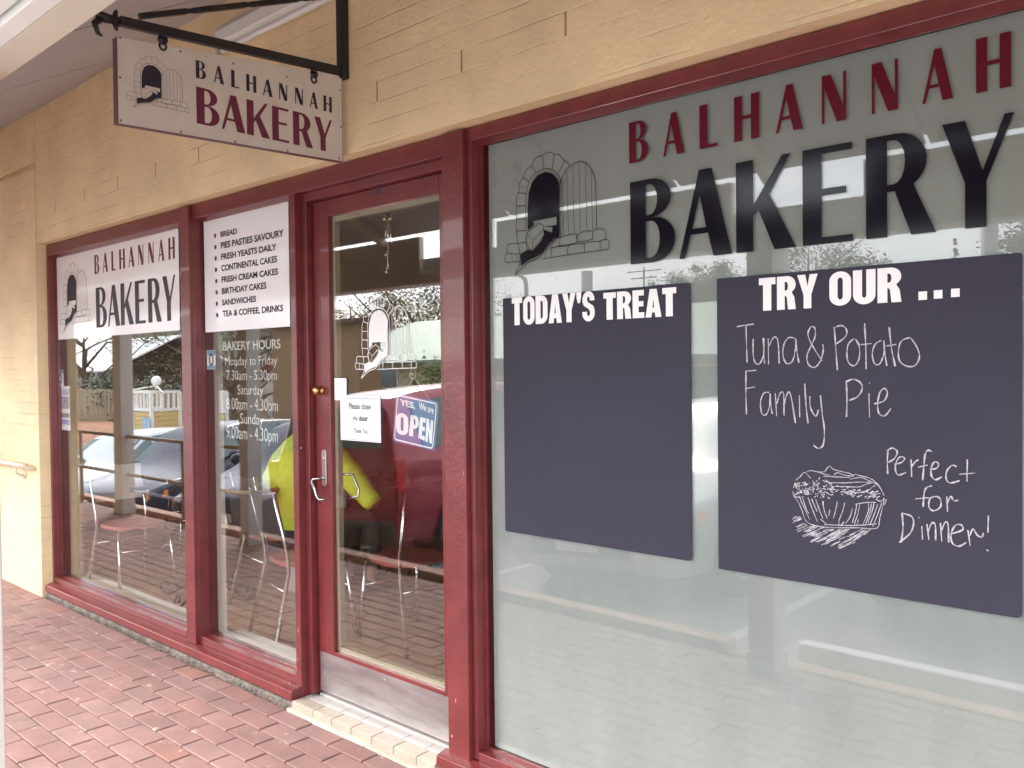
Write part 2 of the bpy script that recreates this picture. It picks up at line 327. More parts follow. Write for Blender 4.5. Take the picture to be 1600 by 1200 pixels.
# ================================================================ the bakery building
XL, XR, ZH = -6.416, .95, 2.503
bld = empty('bakery_building', (0, 0, 0), 'cream painted brick bakery with a red brown timber shopfront', 'building')
YW = -.06
wall = MB()
wall.box(-6.414, 9.0, YW, .20, 2.506, 2.687)                                   # courses over the shopfront
SX = -4.137
xs = [-6.414]+[SX+.4815*k for k in range(-4, 26)]+[9.0]
for a, b in zip(xs[:-1], xs[1:]): wall.box(a+.0045 if a > -6.4 else a, b-.0045, YW, -.002, 2.687, 2.766)   # weep slots stand open between these bricks
wall.box(-6.414, 9.0, -.002, .20, 2.687, 2.766)
wall.box(-6.414, 9.0, YW, .20, 2.766, 3.62)
wall.box(XR, 9.0, YW, .20, -.05, 2.506)
def brick_mat():
    m = mat('cream_painted_brick', (1, 1, 1)); t = m.node_tree; b = t.nodes['Principled BSDF']
    tc = N(t, 'ShaderNodeTexCoord'); sp = N(t, 'ShaderNodeSeparateXYZ'); cb = N(t, 'ShaderNodeCombineXYZ'); L(t, tc.outputs['Object'], sp.inputs[0])
    nz = N(t, 'ShaderNodeTexNoise'); nz.inputs['Scale'].default_value = 5; L(t, tc.outputs['Object'], nz.inputs['Vector'])
    ad = N(t, 'ShaderNodeMath', operation='MULTIPLY_ADD'); ad.inputs[1].default_value = .012; L(t, nz.outputs[0], ad.inputs[0]); L(t, sp.outputs['Z'], ad.inputs[2])
    sb = N(t, 'ShaderNodeMath', operation='ADD'); sb.inputs[1].default_value = -2.766-.006; L(t, ad.outputs[0], sb.inputs[0])
    sx = N(t, 'ShaderNodeMath', operation='ADD'); sx.inputs[1].default_value = 4.137; L(t, sp.outputs['X'], sx.inputs[0])
    L(t, sx.outputs[0], cb.inputs[0]); L(t, sb.outputs[0], cb.inputs[1])
    br = N(t, 'ShaderNodeTexBrick'); br.inputs['Scale'].default_value = 1; br.inputs['Mortar Size'].default_value = .0046; br.inputs['Mortar Smooth'].default_value = .95
    br.inputs['Brick Width'].default_value = 60; br.inputs['Row Height'].default_value = .0803; L(t, cb.outputs[0], br.inputs['Vector'])
    n2 = N(t, 'ShaderNodeTexNoise'); n2.inputs['Scale'].default_value = 2.6; n2.inputs['Detail'].default_value = 4; L(t, tc.outputs['Object'], n2.inputs['Vector'])
    r2 = N(t, 'ShaderNodeMapRange'); r2.inputs[1].default_value = .45; r2.inputs[2].default_value = .74; L(t, n2.outputs[0], r2.inputs[0])
    mu = N(t, 'ShaderNodeMath', operation='MULTIPLY'); L(t, br.outputs['Fac'], mu.inputs[0]); L(t, r2.outputs[0], mu.inputs[1])
    n3 = N(t, 'ShaderNodeTexNoise'); n3.inputs['Scale'].default_value = 60; n3.inputs['Detail'].default_value = 6; L(t, tc.outputs['Object'], n3.inputs['Vector'])
    h = N(t, 'ShaderNodeMath', operation='MULTIPLY_ADD'); h.inputs[1].default_value = -1.0; L(t, mu.outputs[0], h.inputs[0])
    h2 = N(t, 'ShaderNodeMath', operation='MULTIPLY'); h2.inputs[1].default_value = .75; L(t, n3.outputs[0], h2.inputs[0]); L(t, h2.outputs[0], h.inputs[2])
    bp = N(t, 'ShaderNodeBump'); bp.inputs['Strength'].default_value = .55; bp.inputs['Distance'].default_value = .009; L(t, h.outputs[0], bp.inputs['Height']); L(t, bp.outputs[0], b.inputs['Normal'])
    old = b.inputs['Base Color'].links[0].from_socket; mx = N(t, 'ShaderNodeMix', data_type='RGBA'); mx.inputs[7].default_value = (.33, .24, .14, 1)
    g = N(t, 'ShaderNodeMath', operation='MULTIPLY'); g.inputs[1].default_value = .18; L(t, mu.outputs[0], g.inputs[0]); L(t, g.outputs[0], mx.inputs[0]); L(t, old, mx.inputs[6]); L(t, mx.outputs[2], b.inputs['Base Color'])
brick_mat()
wall.build('brick_wall', M['cream'], bld)
pier = MB(); pier.box(-16, -6.416, YW-.012, .20, -1.6, 3.028); pier.box(-16, -6.47, YW+.03, .20, 3.028, 3.075); pier.box(-16, -6.416, YW-.012, .20, 3.075, 3.62)
pier.box(-6.47, -6.416, YW+.03, .2, 3.028, 3.075)
pier.build('brick_pier', M['cream'], bld, bevel=.004)
# timber shopfront frame
fr = MB()
fr.box(XL, -2.33, 0, .11, 2.424, ZH); fr.box(-2.329, XR, .0005, .11, 2.452, ZH)   # heads
fr.box(XL, -6.386, 0, .11, .14, 2.424)                            # left stile
ma_, mb_, pa_, pb_ = W(282.9, 500, -.022).x, W(297, 500, -.022).x, W(692.7, 500, -.022).x, W(725.2, 500, -.022).x
fr.box(ma_, mb_, -.022, .11, .14, ZH-.006)                  # mullion
fr.box(mb_+.0015, -4.335, .001, .11, .14, 2.424)
fr.box(-3.415, -3.373, -.001, .115, .0, 2.424)                    # door jamb
fr.box(-3.3735, -3.337, .036, .115, .10, 2.424)
fr.box(pa_, pb_, -.022, .115, .0, ZH-.006)                  # door post
fr.box(pb_+.0015, -2.228, .001, .11, .14, 2.4515)
fr.box(-3.337, -2.386, .030, .115, 2.385, 2.424)                  # door head stop
fr.box(XR-.05, XR-.001, -.001, .11, .14, 2.4515)
fr.box(-6.385, -4.479, .002, .11, .128, .176); fr.box(-4.335, -3.415, .002, .11, .128, .180); fr.box(-2.228, XR-.05, .002, .11, .128, .17)
fr.build('shopfront_frame', M['red'], bld, bevel=.004)
def sill(x0, x1):
    m_ = MB(); m_.prism([(-.057, .086), (-.052, .128), (.0, .140), (.0, .086)], lambda a, b: (x0, a, b), lambda a, b: (x1, a, b))
    m_.build('window_sill', M['red'], bld, bevel=.004)
sill(-6.41, -3.376); sill(-2.40, XR)
# dings where the paint has come off the timber
mb = MB(); rnd = random.Random(5)
for (u, v, y) in [(297, 640, -.022), (296, 656, -.022), (299, 700, -.022), (463, 1046, -.001), (466, 985, -.001), (470, 700, -.001), (724, 740, -.022), (706, 1150, -.022), (712, 1095, -.022), (452, 1068, -.055), (300, 985, -.022), (466, 1030, -.001)]:
    p = W(u, v, y-.0012); a, b = rnd.uniform(.0012, .0038), rnd.uniform(.002, .009)
    mb.add([(p.x+a*math.cos(t)*(1+.4*rnd.random()), y-.0012, p.z+b*math.sin(t)*(1+.4*rnd.random())) for t in [i*.785 for i in range(8)]], [tuple(range(8))])
mb.build('paint_chip', mat('bare_primer', (.40, .25, .20), .8), bld)
# windows: pane, lettering and film on the pane
def pane(x0, x1, z0, z1, y=GY): 
    m_ = MB(); m_.box(x0, x1, y, y+.006, z0, z1); return m_
def bead(x0, x1, z0, z1, y0, y1, w=.009):
    m_ = MB(); m_.box(x0, x1, y0, y1, z0, z0+w); m_.box(x0, x1, y0, y1, z1-w, z1); m_.box(x0, x0+w, y0, y1, z0+w, z1-w); m_.box(x1-w, x1, y0, y1, z0+w, z1-w); return m_
win = []
for (x0, x1, z0) in [(-6.385, -4.480, .176), (-4.334, -3.416, .180), (-2.227, XR-.051, .17)]:
    zt_ = 2.423 if x0 < -3 else 2.451; w_ = bead(x0, x1, z0, zt_, .044, .057).build('window', M['red'], bld); win.append(w_)
    pane(x0, x1, z0-.01, zt_+.007).build('pane', M['glass2'] if x0 < -3 else M['glass'], w_)
    mb = MB(); mb.prism([(.006, zt_+.0005), (.043, zt_+.0005), (.043, zt_-.012)], lambda a, b: (x0+.001, a, b), lambda a, b: (x1-.001, a, b)); mb.build('head_bead', M['red'], w_)
    mb = MB(); mb.box(x0, x1, .112, .165, z0-.045, z0-.005); mb.box(x0-.02, x0, .112, .165, z0-.005, 2.43); mb.box(x1, x1+.02, .112, .165, z0-.005, 2.43)
    mb.build('interior_reveal', M['seal'] if x0 < -4.4 else M['intsill'], w_) if x0 < -3 else None
    if x0 < -3:
        mb = MB(); mb.box(x0+.03, x1-.03, .066, .24, z0-.035, z0-.012); mb.build('interior_sill', M['intsill'], w_, bevel=.003)
# frosted film on the inside of the big window
fm = bpy.data.materials.new('grey_green_frosted_film'); fm.use_nodes = True; t = fm.node_tree; t.nodes.clear()
o = N(t, 'ShaderNodeOutputMaterial'); mx = N(t, 'ShaderNodeMixShader'); df = N(t, 'ShaderNodeBsdfDiffuse'); tl = N(t, 'ShaderNodeBsdfTranslucent')
nz = N(t, 'ShaderNodeTexNoise'); nz.inputs['Scale'].default_value = 2.4; nz.inputs['Detail'].default_value = 9; nz.inputs['Roughness'].default_value = .7; tcf = N(t, 'ShaderNodeTexCoord'); mpf = N(t, 'ShaderNodeMapping'); mpf.inputs['Scale'].default_value = (2.2, 1, .55); L(t, tcf.outputs['Object'], mpf.inputs[0]); L(t, mpf.outputs[0], nz.inputs['Vector']); cr = N(t, 'ShaderNodeValToRGB'); cr.color_ramp.elements[0].position = .3; cr.color_ramp.elements[1].position = .7
cr.color_ramp.elements[0].color = (.275, .292, .276, 1); cr.color_ramp.elements[1].color = (.325, .342, .325, 1); L(t, nz.outputs[0], cr.inputs[0]); L(t, cr.outputs[0], df.inputs[0])
tl.inputs[0].default_value = (.5, .53, .5, 1); mx.inputs[0].default_value = .12; L(t, df.outputs[0], mx.inputs[1]); L(t, tl.outputs[0], mx.inputs[2]); L(t, mx.outputs[0], o.inputs[0])
mb = MB(); mb.box(-2.2, XR-.06, GY+.0085, GY+.0093, .18, 2.442); mb.build('frosted_film', fm, win[2])
# room behind
rm = MB(); Z0 = .10
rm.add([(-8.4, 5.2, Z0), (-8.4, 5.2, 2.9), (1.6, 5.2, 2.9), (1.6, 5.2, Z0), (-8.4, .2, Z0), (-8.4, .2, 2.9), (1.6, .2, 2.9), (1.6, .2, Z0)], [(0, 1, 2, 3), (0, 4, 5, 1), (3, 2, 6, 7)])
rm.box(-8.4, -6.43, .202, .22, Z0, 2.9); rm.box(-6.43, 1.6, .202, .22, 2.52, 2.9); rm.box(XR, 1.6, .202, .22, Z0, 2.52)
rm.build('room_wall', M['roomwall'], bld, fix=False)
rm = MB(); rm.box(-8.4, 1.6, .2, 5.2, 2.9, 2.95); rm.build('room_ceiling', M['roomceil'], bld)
fl = MB(); rnd = random.Random(9); TS = .305
for i in range(33):
    for j in range(17):
        t_ = rnd.uniform(.86, 1.1); x0 = -8.4+i*TS; y0 = .117+j*TS
        fl.add([(x0+.001, y0+.001, Z0), (x0+TS-.001, y0+.001, Z0), (x0+TS-.001, y0+TS-.001, Z0), (x0+.001, y0+TS-.001, Z0)], [(0, 1, 2, 3)], (t_, t_, t_))
fl.box(-8.45, 1.7, .116, 5.3, -.02, Z0-.002, (.4, .35, .3))
fl.build('room_floor', mat('tan_floor_tile', (.43, .26, .16), .3, var=.10, vscale=5, attr='tone'), bld, fix=False)
# door
DY = .069
df_ = MB(); dx0, dx1, dz0, dz1 = -3.330, -2.388, .115, 2.383
gx0, gx1, gz0, gz1 = -3.214, -2.478, .318, 2.306
df_.box(dx0, gx0, DY, DY+.04, dz0, dz1); df_.box(gx1, dx1, DY, DY+.04, dz0, dz1); df_.box(gx0, gx1, DY, DY+.04, gz1, dz1); df_.box(gx0, gx1, DY, DY+.04, dz0, gz0)
door = df_.build('door', M['red2'], bld, bevel=.003)
pane(gx0, gx1, gz0, gz1, .085).build('pane', M['glass2'], door)
bead(gx0, gx1, gz0, gz1, .092, .118, .022).build('glazing_bead', M['seal'], door)
mb = MB(); mb.box(dx0+.012, dx1-.004, DY-.0016, DY-.0002, .118, .300); mb.build('kick_plate', M['steel'], door)
for u, v in [(506, 1022), (507, 1051), (507, 1076), (600, 1062), (604, 1118)]:
    p = W(u, v, DY-.002); mb = MB(); mb.lathe([(.004, -.0022), (.003, -.0032), (.001, -.0034)], (p.x, DY, p.z), 'y', 8); mb.build('screw', M['chrome'], door)
p = W(502, 610, DY); mb = MB(); mb.lathe([(.021, 0), (.021, -.006), (.012, -.009), (.012, -.018), (.019, -.022), (.021, -.032), (.017, -.040), (.004, -.043)], (p.x, DY, p.z), 'y', 18); mb.build('lock_knob', M['brass'], door, smooth=True)
mb = MB(); hx = -3.262; hz0, hz1 = 1.075, 1.245
mb.prism([(hx+.017*math.cos(a), (hz1-.017 if math.sin(a) >= 0 else hz0+.017)+.017*math.sin(a)) for a in [k*math.pi/10 for k in range(20)]], lambda a, b: (a, DY-.0005, b), lambda a, b: (a, DY-.0075, b))
mb.lathe([(.009, -.007), (.009, -.011), (.006, -.012)], (hx, DY, 1.205), 'y', 14)
hd = mb.build('handle', mat('satin_lever_plate', (.55, .54, .53), .3, metal=1.), door, bevel=.0015)
mb = MB(); mb.tube([(hx, DY-.006, 1.112), (hx-.006, DY-.035, 1.114), (hx-.022, DY-.048, 1.112), (hx-.034, DY-.050, 1.10), (hx+.004, DY-.050, 1.035), (hx+.018, DY-.049, 1.022), (hx+.034, DY-.045, 1.022), (hx+.045, DY-.03, 1.026)], [.007, .007, .007, .0072, .0075, .007, .0065, .005], 10); mb.build('lever', M['lever'], hd, smooth=True)
mb = MB(); mb.tube([(-3.20, DY+.045, 1.13), (-3.17, DY+.085, 1.13), (-3.13, DY+.09, 1.06), (-3.13, DY+.085, 1.03), (-3.17, DY+.06, 1.022)], .006, 10); mb.build('inside_lever', M['lever'], hd, smooth=True)
mb = MB(); p0, p1 = W(585.5, 304, DY-.001), W(596, 288, DY-.001); fit_text(mb, '2', p0.x, p1.x, p0.z, p1.z, lambda a, b: (a, DY-.001, b), .06); mb.build('house_number', M['ink'], door)
# tiled step under the door
st = MB(); st.box(-3.372, -2.40, -.052, .20, -.02, .082); st.box(-3.38, -2.38, -.078, -.061, -.02, .060)
step = st.build('door_step', mat('step_mortar', (.45, .40, .34), .9, var=.2), None); tag(step, 'low doorstep of white and cream tiles under the red door', 'doorstep')
mb = MB(); mb2 = MB()
for k in range(7):
    a, b = -3.368+k*.1385, -3.368+(k+1)*.1385-.003
    mb.box(a, b, .012, .070, .0825, .0905); mb2.box(a+.03 if k else a, b+.03 if k < 6 else b, -.054, .009, .0825, .091); mb2.box(a+.03 if k else a, b+.03 if k < 6 else b, -.060, -.0525, .030, .089)
mb.box(-3.335, -2.392, .0725, .112, .0825, .1)
mb.build('tread_tile', M['tile'], step, bevel=.0015); mb2.build('nosing_tile', M['tilec'], step, bevel=.003)

# ================================================================ lettering and logo (flat vinyl or paint)
GL9 = {  # display capitals, unit height: width, outlines
 'B': (.58, [[(0,0),(.30,0)]+arc(.30,.27,.27,.27,-90,90,10)+[(.28,.54)]+[(.30,.54)]+arc(.27,.77,.25,.23,-90,90,10)+[(0,1)], [(.20,.06),(.27,.06)]+arc(.27,.28,.11,.22,-90,90,8)+[(.20,.50)], [(.20,.57),(.25,.57)]+arc(.25,.755,.10,.185,-90,90,8)+[(.20,.94)]]),
 'A': (.62, [[(0,0),(.07,0),(.145,.27),(.355,.27),(.42,0),(.64,0),(.40,1),(.25,1)], [(.16,.335),(.255,.72),(.335,.335)]]),
 'L': (.46, [[(0,0),(.46,0),(.46,.075),(.20,.075),(.20,1),(0,1)]]),
 'H': (.62, [[(0,0),(.20,0),(.20,.47),(.42,.47),(.42,0),(.62,0),(.62,1),(.42,1),(.42,.55),(.20,.55),(.20,1),(0,1)]]),
 'N': (.64, [[(0,0),(.075,0),(.075,.72),(.40,0),(.64,0),(.64,1),(.565,1),(.565,.30),(.24,1),(0,1)]]),
 'K': (.66, [[(0,0),(.20,0),(.20,.38),(.26,.45),(.44,0),(.68,0),(.385,.60),(.62,1),(.53,1),(.20,.50),(.20,1),(0,1)]]),
 'E': (.52, [[(0,0),(.52,0),(.52,.07),(.20,.07),(.20,.50),(.45,.50),(.45,.57),(.20,.57),(.20,.93),(.51,.93),(.51,1),(0,1)]]),
 'R': (.62, [[(0,0),(.20,0),(.20,.44),(.27,.44),(.42,0),(.64,0),(.45,.46)]+arc(.29,.72,.27,.28,-55,90,10)+[(0,1)], [(.20,.51),(.27,.51)]+arc(.26,.725,.105,.215,-90,90,8)+[(.20,.94)]]),
 'Y': (.66, [[(.22,0),(.42,0),(.42,.42),(.67,1),(.585,1),(.385,.52),(.22,1),(0,1),(.22,.42)]])}
GLM = {k: (w, outlines_mesh(lp)) for k, (w, lp) in GL9.items()}
def display_word(mb, spec, z0, z1, f):                # spec: (letter, x0, x1)
    for ch, a, b in spec:
        w, (V, F) = GLM[ch]; mb.add([f(a+p[0]/w*(b-a), z0+p[1]*(z1-z0)) for p in V], F)
BG9 = {
 'T': (.50, [[(.125,0),(.375,0),(.375,.79),(.50,.79),(.50,1),(0,1),(0,.79),(.125,.79)]]),
 'O': (.54, [arc(.27,.73,.27,.28,0,180,12)+arc(.27,.27,.27,.28,180,360,12), arc(.27,.72,.065,.11,0,180,8)+arc(.27,.28,.065,.11,180,360,8)]),
 'D': (.55, [[(0,0),(.26,0)]+arc(.26,.29,.29,.29,-90,0,8)+arc(.26,.71,.29,.29,0,90,8)+[(0,1)], [(.23,.19),(.26,.19)]+arc(.26,.27,.075,.08,-90,0,5)+arc(.26,.73,.075,.08,0,90,5)+[(.23,.81)]]),
 'A': (.58, [[(0,0),(.22,0),(.245,.17),(.345,.17),(.37,0),(.59,0),(.42,1),(.165,1)], [(.265,.34),(.295,.66),(.325,.34)]]),
 'Y': (.56, [[(.17,0),(.39,0),(.39,.40),(.57,1),(.345,1),(.283,.66),(.22,1),(-.01,1),(.17,.40)]]),
 "'": (.20, [[(.05,.63),(.15,.63),(.20,.84),(.20,1),(0,1),(0,.84)]]),
 'R': (.56, [[(0,0),(.23,0),(.23,.41),(.26,.41),(.29,.36),(.325,0),(.55,0),(.51,.36),(.44,.49)]+arc(.30,.74,.25,.26,-55,90,9)+[(0,1)], [(.23,.57),(.27,.57)]+arc(.27,.70,.055,.13,-90,90,8)+[(.23,.83)]]),
 'E': (.44, [[(0,0),(.44,0),(.44,.20),(.23,.20),(.23,.41),(.41,.41),(.41,.60),(.23,.60),(.23,.80),(.43,.80),(.43,1),(0,1)]]),
 'U': (.54, [arc(.27,.27,.27,.28,180,360,12)+[(.54,1),(.32,1)]+arc(.27,.27,.05,.09,0,-180,8)+[(.22,1),(0,1)]]),
 'P': (.54, [[(0,0),(.23,0),(.23,.38),(.29,.38)]+arc(.29,.69,.26,.31,-90,90,10)+[(0,1)], [(.23,.55),(.26,.55)]+arc(.26,.69,.065,.14,-90,90,8)+[(.23,.83)]]),
 'N': (.56, [[(0,0),(.20,0),(.20,.52),(.36,0),(.56,0),(.56,1),(.36,1),(.36,.50),(.20,1),(0,1)]]),
 'S': (.52, [[(0,.32)]+arc(.26,.27,.26,.28,175,360,10)+[(.515,.36),(.47,.50),(.24,.64),(.20,.72)]+arc(.26,.735,.055,.09,180,0,6)+[(.315,.69),(.515,.69)]+arc(.26,.73,.25,.28,0,180,10)+[(.01,.66),(.06,.53),(.28,.40),(.325,.32)]+arc(.26,.27,.065,.10,0,-180,6)+[(.20,.32)]])}
BGM = {k: (w, outlines_mesh(lp)) for k, (w, lp) in BG9.items()}
def bold_word(mb, s, bl, tr, y, gap=.045, f=None):           # heavy condensed capitals between a baseline-left and a cap-right corner
    a, b = W(*bl, y), W(*tr, y); f = f or (lambda p, q: (p, y, q)); tot = sum(BGM[c][0] for c in s)+gap*(len(s)-1); x = 0; k = (b.x-a.x)/tot
    for c in s:
        w, (V, F) = BGM[c]; mb.add([f(a.x+(x+p[0])*k, a.z+p[1]*(b.z-a.z)) for p in V], F); x += w+gap
# layout measured on the big window
yv = GY-.0012
def wx(u, v=450): return W(u, v, yv).x
BAL = [('B',983,1013,225),('A',1036,1068,215),('L',1093,1121,205),('H',1147,1186,190),('A',1212,1253,170),('N',1284,1322,155),('N',1362,1403,140),('A',1441,1488,115),('H',1525,1580,90)]
BAK = [('B',985,1056,350),('A',1061,1141,340),('K',1150,1241,330),('E',1254,1333,310),('R',1353,1459,290),('Y',1472,1583,265)]
BALX = [(c, wx(a, v), wx(b, v)) for c, a, b, v in BAL]; BAKX = [(c, wx(a, v), wx(b, v)) for c, a, b, v in BAK]
zt = lambda u, v: W(u, v, yv).z
BALZ = (.5*(zt(985,258)+zt(1575,132)), .5*(zt(985,193)+zt(1572,48))); BAKZ = (.5*(zt(987,415)+zt(1535,352)), .5*(zt(987,286)+zt(1579,174)))
# oven logo, traced in one drawing frame and reused at each size
def lg(X, Y): p = W(740+X/4.444, 180+Y/4.444, yv); return (p.x, p.z)
LFILL = [[(376,800),(374,640),(382,540),(405,465),(445,415),(500,393),(545,405),(578,440),(592,480),(592,845),(560,852),(520,890),(470,960),(430,985),(375,1010),(328,1050),(325,965),(372,935),(410,944),(470,870),(490,830),(484,795),(545,815),(548,775),(487,775),(577,762),(577,703),(412,735),(414,765),(374,800)]]
LWHITE = [[(360,860),(376,812),(455,750),(485,768),(490,830),(410,944),(372,930)]]
def thick(pts, k=4): return smooth_pts(pts, k)
LS = [([(322,950),(320,1030),(287,1108),(330,1066),(380,1022),(440,997),(482,955),(522,900),(562,858),(594,850)],5,1),
 ([(365,820),(362,640),(368,530),(392,450),(432,400),(490,373),(540,376),(580,405),(600,440),(604,475)],4,1),
 ([(305,890),(298,805)],4,1),([(298,805),(294,760),(300,720)],4,1),([(300,720),(295,675),(300,635)],4,1),([(300,635),(298,585),(308,537)],4,1),([(318,533),(316,480),(345,430)],4,1),([(345,430),(360,385),(405,345)],4,1),([(405,345),(425,300),(478,280)],4,1),([(480,282),(500,262),(535,257),(560,270)],4,1),([(562,275),(590,272),(630,318)],4,1),([(630,318),(650,325),(663,348)],4,1),
 ([(298,805),(362,800)],4,0),([(300,720),(363,718)],4,0),([(300,635),(362,628)],4,0),([(308,537),(368,545)],4,0),([(345,430),(390,468)],4,0),([(405,345),(430,402)],4,0),([(479,281),(487,373)],4,0),([(561,272),(545,373)],4,0),([(630,318),(590,402)],4,0),
 ([(601,835),(594,700),(593,580),(602,470),(625,410),(668,355),(735,322),(782,335),(817,378),(842,440),(850,560),(854,792)],5,1),
 ([(616,450),(620,620),(628,832)],3,1),([(648,390),(652,600),(660,826)],3,1),([(690,345),(693,600),(700,817)],3,1),([(733,326),(735,560),(741,808)],3,1),([(776,336),(780,560),(788,800)],3,1),([(816,380),(820,560),(826,796)],3,1),
 ([(372,815),(372,900),(410,944)],3,1),([(372,930),(360,860),(376,812),(455,750),(485,768),(490,830),(410,944),(372,930)],4,0),([(410,870),(410,944)],3,0),([(372,830),(412,868),(490,790)],3,0),([(420,870),(470,800)],2,0),
 ([(530,915),(560,870),(598,848),(596,905)],4,1),([(598,850),(650,835),(715,826),(718,880)],4,1),([(600,905),(650,900),(715,882),(710,830)],4,1),([(718,835),(760,808),(822,806),(826,855)],4,1),([(720,882),(770,875),(828,862)],4,0),([(828,805),(870,788),(912,800),(916,858)],4,1),
 ([(528,920),(570,915),(598,905)],3,0),([(470,1000),(650,970),(935,930)],4,0),([(936,930),(942,890),(925,862),(878,872)],4,1),([(878,932),(878,872)],4,0),([(770,955),(768,905),(780,885),(875,875)],4,1),([(655,968),(655,920),(680,898),(768,890)],4,1),([(540,985),(540,930),(565,915),(655,908)],4,1),([(500,990),(505,940),(535,925)],3,1),
 ([(230,960),(236,905),(262,892),(312,892)],4,1),([(316,892),(345,884),(362,886)],4,1),([(312,890),(318,962)],4,0),([(225,1024),(217,980),(240,962),(315,964)],4,1),([(225,1024),(318,1016)],4,0),([(266,965),(268,1018)],3,0),([(300,966),(302,1014)],3,0)]
LP = [lg(*p) for s_, w, c in LS for p in s_]; LX0, LX1, LZ0, LZ1 = min(p[0] for p in LP), max(p[0] for p in LP), min(p[1] for p in LP), max(p[1] for p in LP)
LFM = [outlines_mesh([[lg(*p) for p in lp] for lp in LFILL])]
def draw_logo(mb, x0, x1, z0, z1, f, wk=1.0, fill=True):
    sx_l, sz_l = (x1-x0)/(LX1-LX0), (z1-z0)/(LZ1-LZ0); g = lambda a, b: (x0+(a-LX0)*sx_l, z0+(b-LZ0)*sz_l)
    if fill:
        for V, F in LFM: mb.add([f(*g(*p)) for p in V], F)
    for s_, w, c in LS:
        pts = [lg(*p) for p in s_]; pts = smooth_pts(pts) if c else pts
        ribbon(mb, [g(*p) for p in pts], w*.00052*wk*min(abs(sx_l), abs(sz_l))**.7, f)
fv = lambda a, b: (a, yv, b)
mb = MB(); display_word(mb, BALX, *BALZ, fv); mb.build('lettering', M['maroon'], win[2])
mb = MB(); display_word(mb, BAKX, *BAKZ, fv); mb.build('lettering', M['blackv'], win[2])
mb = MB(); draw_logo(mb, LX0, LX1, LZ0, LZ1, fv); mb.build('logo', M['blackv'], win[2])
# chalkboards stuck on the outside of the glass
def board(px, label):
    y1, y0 = GY-.0012, GY-.0045; a, b = W(px[0], px[1], y0), W(px[2], px[3], y0); m_ = MB(); r = .012
    x0, x1, z0, z1 = a.x, b.x, b.z, a.z
    poly = [(x0, z0), (x1-r, z0)] + arc(x1-r, z0+r, r, r, -90, 0, 5) + arc(x1-r*.6, z1-r*.6, r*.6, r*.6, 0, 90, 4) + [(x0, z1)]
    m_.prism(poly, lambda p, q: (p, y0, q), lambda p, q: (p, y1, q)); o = m_.build('chalkboard', M['chalkb']); tag(o, label, 'chalkboard', 'black chalkboards on the frosted window'); return o
cb1 = board((785.6, 466.5, 1080.5, 877), 'smaller black chalkboard headed TODAYS TREAT with nothing chalked below')
cb2 = board((1120, 435.5, 1597, 967), 'larger black chalkboard chalked with a pie and tuna and potato family pie')
yb = GY-.0057; fb = lambda a, b: (a, yb, b)
def px_text(mb, s, bl, tr, y, off=0., sp=1., f=None):         # baseline-left and cap-right corners in the photograph
    a, b = W(*bl, y), W(*tr, y); fit_text(mb, s, a.x, b.x, a.z, b.z, f or (lambda p, q: (p, y, q)), off, sp)
for s_, bl, tr in (("TODAY'S", (800, 508.5), (929, 454.5)), ("TREAT", (943, 500), (1056.5, 448.5))):
    mb = MB(); bold_word(mb, s_, bl, tr, yb); mb.build('heading', M['whitev'], cb1)
for s_, bl, tr in (("TRY", (1186, 486), (1277, 427.5)), ("OUR", (1296, 478), (1409, 416.5))):
    mb = MB(); bold_word(mb, s_, bl, tr, yb); mb.build('heading', M['whitev'], cb2)
for u in (1435, 1459, 1486):
    a, b = W(u, 469-(u-1435)*.09, yb), W(u+13.5, 455-(u-1435)*.09, yb); mb = MB(); mb.add([(a.x, yb, a.z), (b.x, yb, a.z), (b.x, yb, b.z), (a.x, yb, b.z)], [(0, 1, 2, 3)]); mb.build('heading_dot', M['whitev'], cb2)
